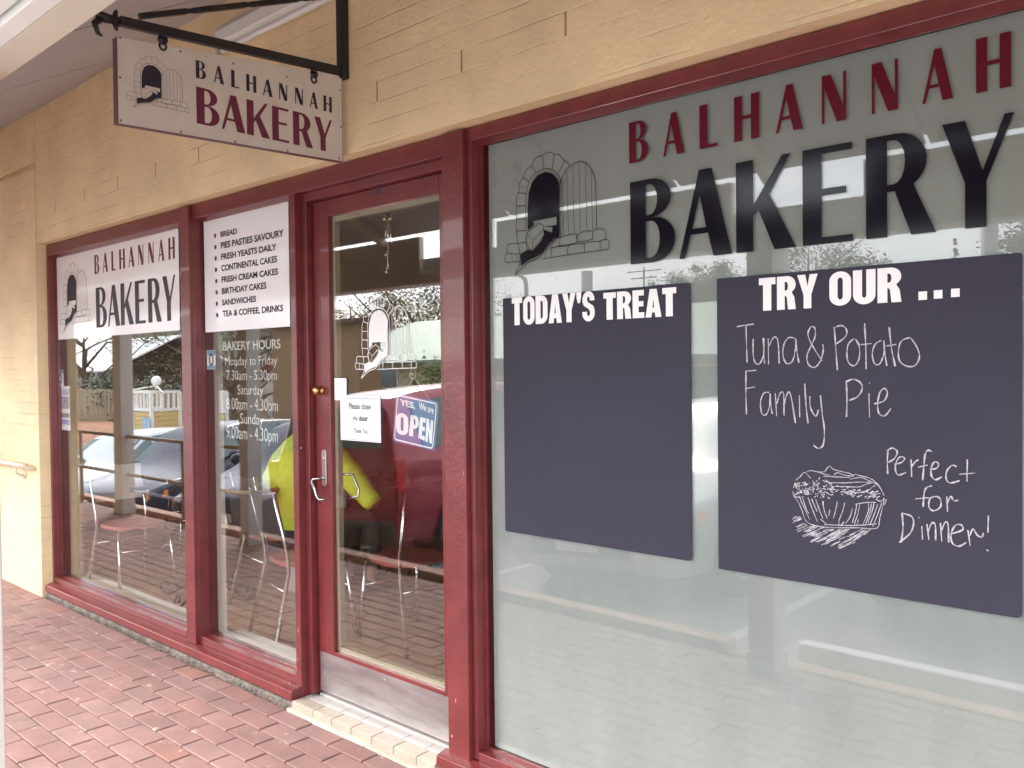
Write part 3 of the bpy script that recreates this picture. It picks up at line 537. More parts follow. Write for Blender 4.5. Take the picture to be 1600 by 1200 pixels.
# chalk handwriting (strokes in the zoomed frame 1120,400 x .3)
CH1 = [[(105,368),(150,360),(195,354)],[(152,360),(155,460),(158,555)],[(190,430),(190,520),(205,560),(228,555),(245,500),(240,425)],[(246,430),(245,520),(250,560)],[(268,430),(270,565)],[(272,470),(295,425),(318,440),(325,560)],[(408,430),(375,425),(350,460),(345,520),(365,560),(395,545),(410,480),(412,430)],[(412,430),(418,500),(428,555)],
 [(548,545),(500,470),(475,410),(490,370),(510,375),(512,420),(490,470),(470,520),(478,565),(510,580),(540,545),(555,490),(552,460)],[(612,370),(620,480),(628,595)],[(606,375),(650,362),(676,385),(670,420),(622,458)],[(715,430),(685,460),(678,520),(690,560),(720,570),(742,530),(742,470),(722,432)],[(770,350),(776,470),(778,590)],[(748,462),(806,456)],[(855,440),(825,460),(810,510),(822,560),(850,560),(872,500),(870,440)],[(870,440),(876,510),(886,572)],[(898,370),(910,480),(930,575)],[(886,468),(936,460)],[(1005,425),(965,440),(948,480),(950,540),(985,572),(1030,572),(1055,530),(1045,480),(1010,425)],
 [(150,600),(206,595)],[(152,600),(152,720),(155,825)],[(152,690),(200,682)],[(272,710),(245,715),(228,760),(235,820),(258,825),(275,780),(278,715)],[(278,715),(282,780),(290,822)],[(305,715),(312,835)],[(312,770),(330,715),(348,720),(350,830)],[(350,775),(368,715),(385,725),(410,870)],[(430,725),(432,840)],[(458,665),(465,780),(475,872)],[(485,730),(488,790),(515,835),(530,800)],[(540,725),(550,830),(560,900),(555,980),(530,1002),(503,985)],
 [(675,655),(678,760),(675,838)],[(672,655),(715,642),(752,665),(755,700),(730,735),(688,752)],[(792,715),(796,840)],[(794,660),(797,664)],[(820,770),(870,755),(888,715),(875,690),(850,710),(838,770),(845,820),(875,832),(906,795)],
 [(892,1010),(888,1070),(890,1135)],[(885,1015),(915,1000),(940,1020),(925,1055),(893,1075)],[(925,1085),(962,1075),(978,1055),(960,1045),(938,1065),(930,1110),(945,1140),(985,1128)],[(1012,1060),(1015,1150)],[(1016,1095),(1035,1070),(1050,1062)],[(1122,1020),(1100,1012),(1085,1035),(1078,1100),(1072,1168)],[(1048,1100),(1100,1088)],[(1110,1112),(1145,1105),(1155,1082),(1135,1072),(1118,1100),(1118,1145),(1140,1165),(1172,1150)],[(1250,1098),(1225,1090),(1198,1120),(1195,1160),(1215,1182),(1265,1170)],[(1305,1060),(1303,1175)],[(1262,1137),(1346,1130)]]
CH2 = [[(1120,330),(1092,340),(1080,370),(1075,440)],[(1035,398),(1105,392)],[(1150,385),(1112,395),(1105,440),(1130,460),(1165,440),(1165,400),(1145,385)],[(1198,385),(1202,465)],[(1202,420),(1218,385),(1235,408),(1258,405)],
 [(965,470),(970,550),(960,625)],[(965,472),(1015,490),(1025,530),(1005,580),(950,625)],[(1068,540),(1072,610)],[(1052,497),(1055,495)],[(1095,530),(1105,612)],[(1100,570),(1120,525),(1138,535),(1140,615)],[(1165,525),(1172,620)],[(1170,565),(1190,520),(1205,535),(1208,625)],[(1222,580),(1280,560),(1275,535),(1245,535),(1222,575),(1225,625),(1260,645),(1300,625)],[(1308,560),(1320,642)],[(1318,590),(1335,555),(1355,585),(1380,598),(1388,575)],[(1415,485),(1412,575)],[(1405,665),(1416,668)]]
def Z1(X, Y): p = W(1120+X*.3, 400+Y*.3, yb); return (p.x, p.z)
def Z2(X, Y): p = W(1120+X*.3, 660+Y*.3, yb); return (p.x, p.z)
for S_, Z_, i0, i1 in ((CH1, Z1, 0, 7), (CH1, Z1, 7, 8), (CH1, Z1, 8, 18), (CH1, Z1, 18, 30), (CH1, Z1, 30, 36), (CH1, Z1, 36, 99), (CH2, Z2, 0, 5), (CH2, Z2, 5, 99)):
    mb = MB()
    for s_ in S_[i0:i1]: ribbon(mb, smooth_pts([Z_(*p) for p in s_], 5), .0034, fb, .55)
    mb.build('handwriting', M['chalk'], cb2)
K7 = 180/1271
def Z3(X, Y): p = W(1220+X*K7, 700+Y*K7, yb); return (p.x, p.z)
PIE = [[(165,355),(215,315),(262,268),(330,335)],[(285,265),(330,248),(400,262),(480,262),(505,230),(540,200),(580,235),(680,262),(760,280),(795,305)],[(400,262),(470,285),(550,305)],[(585,300),(625,272),(690,295),(785,310),(820,290),(870,305),(960,325),(1020,355)],[(470,310),(600,318),(760,325)],[(765,345),(880,325),(980,365),(1060,400),(1095,440)],[(520,380),(700,385),(870,375),(980,380)],[(560,425),(700,425),(860,430),(940,400),(1000,385)],[(690,480),(840,490),(960,470),(1010,430),(1045,412)],[(1020,355),(1085,420),(1140,525)],[(950,560),(1020,520),(1100,500)],[(140,440),(165,395),(215,380)],[(1140,560),(1100,590),(1050,565)],
 [(130,480),(150,540),(190,590),(235,690),(275,800),(360,850),(520,875),(700,880),(860,880),(1060,885),(1090,780),(1125,640),(1140,550)],[(1165,565),(1140,630)],[(200,530),(250,640),(320,790)],[(240,545),(280,670),(310,725)],[(300,545),(350,680),(405,815)],[(340,560),(400,700)],[(385,565),(425,680),(465,780)],[(460,580),(480,690),(515,780)],[(470,590),(470,640)],[(540,680),(530,750)],[(625,590),(605,690),(580,775)],[(705,605),(685,690),(650,780),(640,830),(660,855),(700,810)],[(790,665),(765,760),(712,835)],[(838,615),(825,700),(790,825)],[(870,620),(850,730),(812,840),(840,845),(858,790)],[(965,610),(970,680),(935,780),(900,860)],[(1000,610),(985,700),(930,860)],[(1030,605),(1010,690),(960,830)],[(1070,620),(1020,760),(980,850)],[(1115,600),(1070,730),(1015,865)],[(440,785),(505,840)],[(480,845),(800,855),(1060,835)],[(820,620),(950,600),(1050,600)]]
rnd = random.Random(4)
for i in range(150):
    x = rnd.uniform(140, 560); y = 440 - .18*(x-140)*rnd.uniform(-.6, 1) + rnd.uniform(-55, 100)
    if y > 390 + 170 or y < 300: continue
    a = rnd.uniform(-.9, 1.2); l = rnd.uniform(10, 30); PIE.append([(x, y), (x+l*math.cos(a), y-l*math.sin(a)*rnd.choice([1, -1]))])
for i in range(60):
    x = rnd.uniform(520, 1060); y = 440+.22*(x-520)+rnd.uniform(-45, 45)-(x-520)**2*.00012; a = rnd.uniform(-.5, .7); l = rnd.uniform(14, 44); PIE.append([(x, y), (x+l*math.cos(a), y-l*math.sin(a))])
mb = MB()
for s_ in PIE: ribbon(mb, smooth_pts([Z3(*p) for p in s_], 3), .0019 if len(s_) > 2 else .0026, fb, .4)
def sh_up(x): return 745+(x-120)*.05 if x < 235 else 790+(x-235)*.9 if x < 290 else 850+(x-290)*.09 if x < 520 else 890
def sh_lo(x): return 800+320*math.sin(math.pi*min(1, max(0, (x-95)/960)))**.75
for i in range(260):
    x0, y0 = rnd.uniform(115, 1010), rnd.uniform(745, 1120)
    if not sh_up(x0)+6 < y0 < sh_lo(x0): continue
    l = rnd.uniform(50, 170); n_ = 6; pts = []
    for k in range(n_+1):
        x, y = x0+l*.88*k/n_, y0-l*.40*k/n_
        if not (sh_up(x) < y < sh_lo(x)+4): break
        pts.append(Z3(x, y))
    if len(pts) > 1: ribbon(mb, pts, .0015, fb, .5)
mb.build('pie_drawing', M['chalk'], cb2)
# printed panels behind the left panes
ypn = GY-.0035
def printed(px, label):
    a, b = W(px[0], px[1], ypn), W(px[2], px[3], ypn); m_ = MB(); m_.box(max(a.x, px[4]), min(b.x, px[5]), ypn, ypn+.0025, b.z, a.z)
    o = m_.build('window_sign', M['panel']); tag(o, label, 'window sign', 'white printed panels in the left windows'); return o
ws1 = printed((85, 398, 281, 516, -6.384, -4.481), 'white panel with the oven logo over the left window')
ws2 = printed((318, 338, 453, 510, -4.333, -3.417), 'white panel listing bread, pies and cakes beside the door')
yt = ypn-.0012; ft = lambda a, b: (a, yt, b)
def map_word(spec, xa, xb): 
    x0, x1 = spec[0][1], spec[-1][2]; return [(c, xa+(a-x0)/(x1-x0)*(xb-xa), xa+(b-x0)/(x1-x0)*(xb-xa)) for c, a, b in spec]
q = lambda u, v: W(u, v, yt)
mb = MB(); display_word(mb, map_word(BALX, q(147.5,410).x, q(273,390).x), .5*(q(149,429).z+q(272,403.5).z), .5*(q(147.5,399).z+q(272,370).z), ft); mb.build('lettering', M['maroon_p'], ws1)
mb = MB(); display_word(mb, map_word(BAKX, q(150,480).x, q(274,460).x), .5*(q(151,512).z+q(270,501).z), .5*(q(150,448).z+q(273,431).z), ft); mb.build('lettering', M['blackp'], ws1)
mb = MB(); draw_logo(mb, q(94.5,500).x, q(142,480).x, q(100,518).z, q(113,411.5).z, ft, 1.1); mb.build('logo', M['blackp'], ws1)
T = 140/933
LIST = [("BREAD",(163,272),(333,175)),("PIES PASTIES SAVOURY",(166,392),(820,188)),("FRESH YEASTS DAILY",(170,508),(745,335)),("CONTINENTAL CAKES",(173,626),(752,462)),("FRESH CREAM CAKES",(175,746),(762,592)),("BIRTHDAY CAKES",(178,865),(640,738)),("SANDWICHES",(180,982),(532,880)),("TEA & COFFEE, DRINKS",(185,1100),(815,972))]
for i, (s_, a, b) in enumerate(LIST):
    mb = MB(); pa, pb = q(320+a[0]*T, 330+a[1]*T), q(320+b[0]*T, 330+b[1]*T); fit_text(mb, s_, pa.x, pb.x, pa.z, pb.z, ft, .032); mb.build('lettering', M['blackp'], ws2)
    c_ = q(320+(107+i*3)*T, 330+(256+i*118)*T); mb = MB(); mb.add([(c_.x+.012*math.cos(k*.524), yt, c_.z+.0125*math.sin(k*.524)) for k in range(12)], [tuple(range(12))]); mb.build('bullet', M['maroon_p'], ws2)
HRS = [("BAKERY HOURS",(348.5,548),(438,529.5),.02),("Monday to Friday",(352,571),(433,555),0),("7.30am - 5.30pm",(354,593.5),(432.5,578),0),("Saturday",(371.5,616),(411,602),0),("8.00am - 4.30pm",(354,639),(434,624),0),("Sunday",(375.5,661.5),(411,647.5),0),("9.00am - 4.30pm",(354,684),(434,670.5),0)]
yh = GY+.0072
for s_, a, b, of in HRS:
    mb = MB()
    pa, pb = W(*a, yh), W(*b, yh); fit_text(mb, s_, pa.x, pb.x, pa.z, pb.z, lambda p, r: (p, yh, r), of); mb.build('lettering', M['greyv'], win[1])
# white oven logo on the door glass
yd = .0835; qd = lambda u, v: W(u, v, yd); fd = lambda a, b: (a, yd, b)
mb = MB(); draw_logo(mb, qd(555,570).x, qd(651,570).x, qd(565,591).z, qd(594,464).z, fd, 1.5); mb.build('logo', M['whitev'], door)
# ================================================================ veranda over the footpath
ver = empty('veranda', (0, -1.62, 0), 'cream posted veranda with grey lined ceiling over the footpath', 'veranda')
CZ, CS = 3.455, .54
def cz(y): return CZ + CS*y
mb = MB(); JX = [-16, -13.4, -12.2, -10.95, -9.75, -8.55, -7.35, -6.15, -4.86, -3.62, -2.40, -1.15, .05, 1.25, 2.5, 3.7, 4.9, 6.1, 7.3, 9.0]
for a, b in zip(JX[:-1], JX[1:]):
    g = .010; y0, y1 = YW+.001, -1.635
    V = [(a+g, y0, cz(y0)), (b-g, y0, cz(y0)), (b-g, y1, cz(y1)), (a+g, y1, cz(y1))]; mb.add(V+[(p[0], p[1], p[2]+.012) for p in V], [(0,1,2,3),(7,6,5,4),(0,4,5,1),(1,5,6,2),(2,6,7,3),(3,7,4,0)])
lm = M['lining']; at0(mb.build('ceiling_lining', lm), ver)
mb = MB(); V = [(-16, .2, cz(.2)+.05), (9.0, .2, cz(.2)+.05), (9.0, -1.645, cz(-1.645)+.05), (-16, -1.645, cz(-1.645)+.05)]; mb.add(V+[(p[0], p[1], p[2]+.03) for p in V], [(0,1,2,3),(7,6,5,4),(0,4,5,1),(1,5,6,2),(2,6,7,3),(3,7,4,0)])
at0(mb.build('roof_sheet', mat('grey_roof_sheet', (.25, .24, .24), .6)), ver)
BM = mat('cream_veranda_beam', (.62, .55, .44), .5, var=.06, vscale=5)
mb = MB(); mb.box(-16, 9.0, -1.702, -1.64, 2.215, 2.282); at0(mb.build('beam', BM, bevel=.004), ver)
mb = MB()
for a, b in [(-16, -4.566), (-3.76, -2.104), (-1.436, 9.0)]: mb.box(a, b, -1.70, -1.655, 2.283, 2.555)
at0(mb.build('fascia_board', BM, bevel=.003), ver)
mb = MB(); mb.box(-16, 9.0, -1.738, -1.7035, 2.213, 2.40); mb.box(-16, 9.0, -1.86, -1.745, 2.222, 2.33)
at0(mb.build('gutter', M['white'], bevel=.002), ver)
mb = MB()                                                     # rafters carry the fascia back to the wall
for x in [-14.6, -12.0, -9.2, -6.67, -4.95, -3.3, -1.9, .5, 2.9, 5.3, 7.7]: mb.bar((x, -1.30, cz(-1.30)-.02), (x, -1.66, 2.535), .045, .05)
at0(mb.build('rafter_end', BM), ver)
PM = mat('grey_cream_post_paint', (.50, .46, .42), .5, var=.06, vscale=4)
for x0, x1 in ((-14.9, -14.74), (-12.3, -12.14), (-9.66, -9.46), (-7.0, -6.86), (-2.035, -1.895), (2.9, 3.05), (7.4, 7.55)):
    mb = MB(); zb = .02; mb.box(x0, x1, -1.82, -1.68, zb, 2.21); mb.box(x0-.008, x1+.008, -1.828, -1.672, zb, .13)
    at0(mb.build('post', PM, bevel=.004), ver)
# railing along the footpath edge where the car park drops away
rl = empty('railing', (-9.0, -1.62, 0), 'brown tubular railing along the footpath edge between veranda posts', 'railing')
RMm = mat('brown_rail_paint', (.30, .22, .15), .45)
for (a, b) in [(-14.74, -12.3), (-12.14, -9.66), (-9.46, -7.0)]:
    for z in (.90, .48):
        mb = MB(); mb.tube([(a, -1.75, z), (b, -1.75, z)], .020, 8); at0(mb.build('rail', RMm, smooth=True), rl)
for x in (-13.2, -10.75, -8.2):
    mb = MB(); mb.tube([(x, -1.75, .04), (x, -1.75, .9)], .022, 8); mb.lathe([(.06, 0), (.06, .012), (.025, .016)], (x, -1.75, FZ), 'z', 10); at0(mb.build('baluster', RMm, smooth=True), rl)
# wall handrail at far left
mb = MB(); mb.tube([(-9.5, -.135, .93), (-6.62, -.135, .962), (-6.50, -.135, .962)], .019, 10); mb.tube([(-6.505, -.135, .962), (-6.49, -.135, .95), (-6.49, -.10, .94), (-6.49, -.073, .94)], .012, 8)
hr = mb.build('wall_handrail', M['creamtrim'], smooth=True); tag(hr, 'cream tubular handrail fixed to the brick pier', 'handrail')
for x in (-6.70, -7.9, -9.1):
    mb = MB(); mb.tube([(x, -.135, .95), (x, -.13, .90), (x, -.10, .88), (x, -.073, .88)], .009, 8); mb.lathe([(.03, 0), (.03, -.008)], (x, -.072, .88), 'y', 12); mb.build('bracket', M['creamtrim'], hr, smooth=True)
# fluorescent batten high on the wall
fy = -.062; a, b = Vector((-3.83, fy, 3.19)), Vector((-3.0, fy, 3.20))
flt = empty('fluorescent_light', (-3.4, fy, 3.2), 'white twin batten fluorescent light on the brick wall above the hanging sign', 'light')
def alongx(poly, x0, x1): 
    m_ = MB(); m_.prism(poly, lambda p, q: (x0, p, q), lambda p, q: (x1, p, q)); return m_
at0(alongx([(-.061, 3.185), (-.085, 3.175), (-.125, 3.195), (-.125, 3.25), (-.085, 3.30), (-.061, 3.30)], -3.84, -2.75).build('housing', M['white'], bevel=.002), flt)
for z, y in ((3.158, -.105),):
    mb = MB(); mb.tube([(-3.80, y, z), (-2.80, y, z)], .0135, 12); at0(mb.build('tube', mat('unlit_tube_glass', (.82, .80, .80), .2), smooth=True), flt)
for x in (-3.83, -2.79):
    mb = MB(); mb.box(x-.012, x+.012, -.122, -.088, 3.138, 3.19); at0(mb.build('lamp_holder', mat('grey_lamp_holder', (.42, .40, .38), .5), bevel=.003), flt)

# ================================================================ hanging sign and its iron bracket
SXP = W(539, 120, YW-.008).x
brk = empty('sign_bracket', (SXP, YW, 2.85), 'black wrought iron bracket with twisted brace above the bakery sign', 'bracket')
def bx(u, v): p = WX(u, v, SXP); return Vector((SXP, min(p.y, YW-.01), p.z))
mb = MB(); mb.box(SXP-.02, SXP+.02, YW-.036, YW, 2.815, 3.42); at0(mb.build('wall_plate', M['black'], bevel=.003), brk)
A, B = bx(186, 33), Vector((SXP, YW-.02, 2.845)); 
mb = MB(); mb.bar(A, B, .026, .032); at0(mb.build('bar', M['black'], bevel=.003), brk)
d = (A-B).normalized(); mb = MB(); e = A+d*.005
mb.tube([e, e+d*.04, e+d*.075+Vector((0,0,.012)), e+d*.105+Vector((0,0,.022))], [.014, .017, .012, .004], 8)
for sgn in (1, -1): mb.tube([e+d*.01, e+d*.005+Vector((0,0,sgn*.028)), e+d*.002+Vector((0,0,sgn*.035))], [.012, .007, .003], 8)
mb.tube([e+d*.05, e+d*.075+Vector((0,0,-.025)), e+d*.065+Vector((0,0,-.055)), e+d*.05+Vector((0,0,-.062))], [.013, .011, .008, .003], 8)
at0(mb.build('finial', M['black'], smooth=True), brk)
C, D2 = bx(218, 26), WX(541, -4, SXP); D2 = Vector((SXP, YW-.03, D2.z))
mb = MB(); n = 46; dirv = (D2-C)
for k in range(n+1):
    pass
V = []; F = []
for k in range(n+1):
    t_ = k/n; c = C+dirv*t_; tw = 0
    for t0 in (.24, .52, .80):
        if abs(t_-t0) < .035: tw = (t_-t0+.035)/.07*math.pi/2
    w_ = .0135*(1 if tw == 0 else .78); dn = dirv.normalized(); xx = Vector((1, 0, 0)); zz = dn.cross(xx)
    for j in range(4): a_ = tw+math.pi/4+j*math.pi/2; V.append(c+xx*math.cos(a_)*w_+zz*math.sin(a_)*w_)
for k in range(n): 
    for j in range(4): F.append((k*4+j, k*4+(j+1) % 4, k*4+4+(j+1) % 4, k*4+4+j))
mb.add(V, F+[(0, 1, 2, 3), (n*4, n*4+1, n*4+2, n*4+3)]); at0(mb.build('brace', M['black']), brk)
S0, S1, S2, S3 = bx(182, 57), bx(184, 192.5), bx(537, 253), bx(539, 120)
S2.y = S3.y = min(S2.y, YW-.02)
sgn_ = empty('hanging_sign', (SXP, -.5, 2.45), 'off white hanging sign with oven logo and bakery name, edged in maroon', 'sign')
mb = MB(); xa, xb = SXP-.032, SXP-.002
mb.add([(xb, p.y, p.z) for p in (S0, S1, S2, S3)]+[(xa, p.y, p.z) for p in (S0, S1, S2, S3)], [(0,1,2,3),(7,6,5,4),(0,4,5,1),(1,5,6,2),(2,6,7,3),(3,7,4,0)])
at0(mb.build('board', M['signedge'], bevel=.001), sgn_)
ins = lambda p, q, k=.006: p+(q-p).normalized()*k
mb = MB(); P = [ins(ins(S0, S2, .003), S0, 0), ins(S1, S3, .004), ins(S2, S0, .005), ins(S3, S1, .004)]
mb.add([(xb+.0012, p.y, p.z) for p in P]+[(xb-.0005, p.y, p.z) for p in P], [(0,1,2,3),(7,6,5,4),(0,4,5,1),(1,5,6,2),(2,6,7,3),(3,7,4,0)])
at0(mb.build('face_sheet', M['signface']), sgn_)
xs_ = xb+.0022; fs = lambda a, b: (xs_, a, b); qs = lambda u, v: WX(u, v, xs_)
def map_word_b(spec, ya, yb_): x0, x1 = spec[0][1], spec[-1][2]; return [(c, ya+(a-x0)/(x1-x0)*(yb_-ya), ya+(b-x0)/(x1-x0)*(yb_-ya)) for c, a, b in spec]
def two(a0, a1, b0, b1): return .5*(qs(*a0).z+qs(*b0).z), .5*(qs(*a1).z+qs(*b1).z)
mb = MB(); display_word(mb, map_word_b(BALX, qs(306, 112).y, qs(518.5, 160).y), *two((306.5, 125.5), (306, 99), (518, 172.5), (517.5, 147)), fs); at0(mb.build('lettering', M['blackp']), sgn_)
mb = MB(); display_word(mb, map_word_b(BAKX, qs(307, 170).y, qs(518.5, 210).y), *two((307.5, 196), (307, 139.5), (510, 233.5), (517, 184)), fs); at0(mb.build('lettering', M['maroon_p']), sgn_)
mb = MB(); draw_logo(mb, qs(197, 150).y, qs(296, 165).y, qs(208, 167).z, qs(236, 88).z, fs, .75); at0(mb.build('logo', M['blackp']), sgn_)
for u, v in [(188, 59), (188, 121), (189, 188), (282, 80), (283, 206), (365, 99), (368, 221.5), (448, 120), (450, 236), (532, 141), (530, 247), (533, 198)]:
    p = qs(u, v); mb = MB(); mb.lathe([(.0045, 0), (.0035, .0014), (.001, .0018)], (xb+.001, p.y, p.z), 'x', 8); at0(mb.build('rivet', mat('rusty_rivet', (.16, .10, .08), .6)), sgn_)
for (u, v, v2) in [(254, 52, 72), (490, 107, 117)]:
    p, p2 = bx(u, v), bx(u, v2); mb = MB(); h_ = p.z-p2.z
    mb.tube([(SXP, p.y, p.z), (SXP, p.y, p.z-.014)], .013, 8); mb.lathe([(.017, -.006), (.017, .006)], (SXP, p.y, p.z-.022), 'x', 12)
    mb.tube([(SXP, p.y+.012*math.cos(t), p.z-.044+.014*math.sin(t)) for t in [k*math.pi/5 for k in range(11)]], .0042, 6)
    mb.tube([(SXP-.016, p.y, p.z-.048), (SXP-.016, p.y, p2.z-.02)], .004, 6)
    at0(mb.build('hook', M['black'], smooth=True), sgn_)

# ================================================================ papers and small signs in the door and windows
def sheet(name, px, y, m, label, cat, th=.0012, bow=0.):
    a, b = W(px[0], px[1], y), W(px[2], px[3], y); n = 8; V = []; 
    for i in range(n+1):
        x = a.x+(b.x-a.x)*i/n; c = bow*math.sin(math.pi*i/n)
        V += [(x, y+c, b.z), (x, y+c, a.z), (x, y+c+th, b.z), (x, y+c+th, a.z)]
    F = [(4*i, 4*i+4, 4*i+5, 4*i+1) for i in range(n)]+[(4*i+2, 4*i+3, 4*i+7, 4*i+6) for i in range(n)]+[(4*i+1, 4*i+5, 4*i+7, 4*i+3) for i in range(n)]+[(4*i, 4*i+2, 4*i+6, 4*i+4) for i in range(n)]+[(0, 1, 3, 2), (4*n, 4*n+2, 4*n+3, 4*n+1)]
    m_ = MB(); m_.add(V, F); o = m_.build(name, m); tag(o, label, cat); return o
yp = .083
tag_ = sheet('paper_tag', (522.5, 591, 541.5, 625.5), .0815, M['paper'], 'small blank white paper stuck to the door stile edge', 'paper tag')
nt_ = sheet('door_notice', (531.5, 617.5, 595, 692), yp, M['paper'], 'white paper notice asking to close the door', 'notice')
yq = yp-.0012; fq = lambda a, b: (a, yq, b); mb = MB(); F16 = 1/8
for s_, a, b, of in [("Please close", (362, 470), (632, 405), .012), ("the", (408, 612), (474, 560), 0), ("door", (490, 622), (598, 555), .03), ("Thank You", (420, 770), (592, 718), 0)]:
    pa, pb = W(500+a[0]*F16, 580+a[1]*F16, yq), W(500+b[0]*F16, 580+b[1]*F16, yq); fit_text(mb, s_, pa.x, pb.x, pa.z, pb.z, fq, of)
a, b = W(534, 622, yq), W(593, 690, yq)
ribbon(mb, [(a.x, a.z), (b.x, a.z)], .0018, fq); ribbon(mb, [(b.x, a.z), (b.x, b.z), (a.x, b.z)], .0018, fq); ribbon(mb, [(a.x, a.z), (a.x, b.z)], .0012, fq)
mb.build('print', M['ink'], nt_)
# YES, We are OPEN sign hung behind the door glass
yo = .099
op = empty('open_sign', (-2.66, yo, 1.40), 'blue YES We are OPEN sign hanging by string in the door', 'open sign')
OB = mat('blue_plastic_sign', (.045, .115, .27), .35)
qo = lambda u, v: W(u, v, yo); tl_, tr_, bl_, br_ = qo(619, 613.5), qo(686, 628), qo(613.5, 689), qo(679, 705)
def oq(s, t): p = (tl_*(1-s)+tr_*s)*(1-t)+(bl_*(1-s)+br_*s)*t; return (p.x, p.z)
def rr(m_, r, f0=lambda p: p):
    pts = []
    for cx, cy, a0 in [(1-m_-r, m_+r, -90), (1-m_-r, 1-m_-r, 0), (m_+r, 1-m_-r, 90), (m_+r, m_+r, 180)]: pts += [(cx+r*math.cos(rad(a0+i*15)), cy+r*math.sin(rad(a0+i*15))) for i in range(7)]
    return pts
mb = MB(); mb.prism([oq(*p) for p in rr(0, .07)], lambda a, b: (a, yo+.002, b), lambda a, b: (a, yo, b)); at0(mb.build('panel', OB), op)
fo = lambda a, b: (a, yo-.001, b); mb = MB(); ring = [oq(*p) for p in rr(.045, .06)]; ribbon(mb, ring+ring[:2], .0055, fo)
def quad_text(mb, s, quad, off=0.):
    V, F = text2d(s, off); Vh, _ = text2d('H', off); h0, h1 = min(p[1] for p in Vh), max(p[1] for p in Vh); a0, a1 = min(p[0] for p in V), max(p[0] for p in V)
    A_, B_, C_, D_ = [Vector((W(u, v, yo).x, W(u, v, yo).z)) for u, v in quad]    # bl, br, tl, tr
    out = []
    for x, y in V:
        s1, t1 = (x-a0)/(a1-a0), (y-h0)/(h1-h0); p = (A_*(1-s1)+B_*s1)*(1-t1)+(C_*(1-s1)+D_*s1)*t1; out.append(fo(p.x, p.y))
    mb.add(out, F)
def quad_glyph(mb, ch, quad):
    w, (V, F) = BGM[ch]; A_, B_, C_, D_ = [Vector((W(u, v, yo).x, W(u, v, yo).z)) for u, v in quad]; out = []
    for x, y in V: p = (A_*(1-x/w)+B_*x/w)*(1-y)+(C_*(1-x/w)+D_*x/w)*y; out.append(fo(p.x, p.y))
    mb.add(out, F)
E8 = lambda X, Y: (500+X/8, 580+Y/8)
quad_text(mb, "YES,", [E8(1005, 425), E8(1190, 470), E8(1000, 345), E8(1195, 395)], .03); quad_text(mb, "We", [E8(1240, 480), E8(1330, 500), E8(1235, 375), E8(1335, 420)], .025); quad_text(mb, "are", [E8(1350, 510), E8(1422, 535), E8(1350, 420), E8(1422, 450)], .02)
for ch, qd_ in zip("OPEN", [[(955, 785), (1105, 805), (955, 515), (1105, 540)], [(1112, 805), (1235, 835), (1140, 545), (1235, 560)], [(1228, 835), (1310, 868), (1255, 572), (1325, 590)], [(1318, 875), (1400, 908), (1335, 590), (1418, 620)]]): quad_glyph(mb, ch, [E8(*p) for p in qd_])
at0(mb.build('lettering', M['whitev']), op)
cupc = W(645.5, 584.5, .097); mb = MB(); mb.tube([(cupc.x+.018*math.cos(k*.5236), .096, cupc.z+.020*math.sin(k*.5236)) for k in range(13)], .002, 6); mb.lathe([(.006, .092), (.005, .099), (.002, .103)], (cupc.x, 0, cupc.z), 'y', 10)
at0(mb.build('suction_cup', mat('clear_rubber_cup', (.45, .43, .40), .25), smooth=True), op)
mb = MB(); g1, g2 = W(634, 616, yo), W(672, 625, yo)
mb.tube([(g1.x, yo, g1.z), (cupc.x-.006, .099, cupc.z-.016), (cupc.x+.006, .099, cupc.z-.016), (g2.x, yo, g2.z)], .0016, 5); at0(mb.build('string', mat('tan_string', (.45, .40, .30), .8)), op)
# string of bells hanging in the top of the door
ch_ = empty('door_bells', (-2.82, .11, 2.30), 'string of small brass and silver bells hanging in the door', 'door bells')
bm_ = mat('tarnished_bell_metal', (.50, .44, .34), .25, metal=1.); qc = lambda u, v: W(u, v, .112)
p0 = qc(606, 322); mb = MB(); mb.tube([qc(600, 338), qc(599, 328), p0, qc(612, 326), qc(612.5, 338)], .0014, 6); mb.tube([qc(606, 340), qc(607, 365), qc(606, 400), qc(604.5, 427)], .0012, 5); at0(mb.build('wire', bm_), ch_)
for u, v, r, kind in [(601.5, 342, .010, 0), (611, 342, .010, 0), (603.8, 398, .009, 0), (604.5, 425, .009, 0)]:
    p = qc(u, v); mb = MB(); mb.sphere(p, r, 12, 8); mb.lathe([(.002, .0), (.003, .006), (.001, .01)], (p.x, p.y, p.z+r-.001), 'z', 8); at0(mb.build('bell', bm_, smooth=True), ch_)
for a, b in [((604, 345), (602, 378)), ((606, 345), (606, 384)), ((609, 348), (612, 380)), ((608, 405), (606.5, 420))]:
    mb = MB(); mb.tube([qc(*a), qc(*b)], [.0022, .0034], 7); at0(mb.build('chime_tube', bm_, smooth=True), ch_)
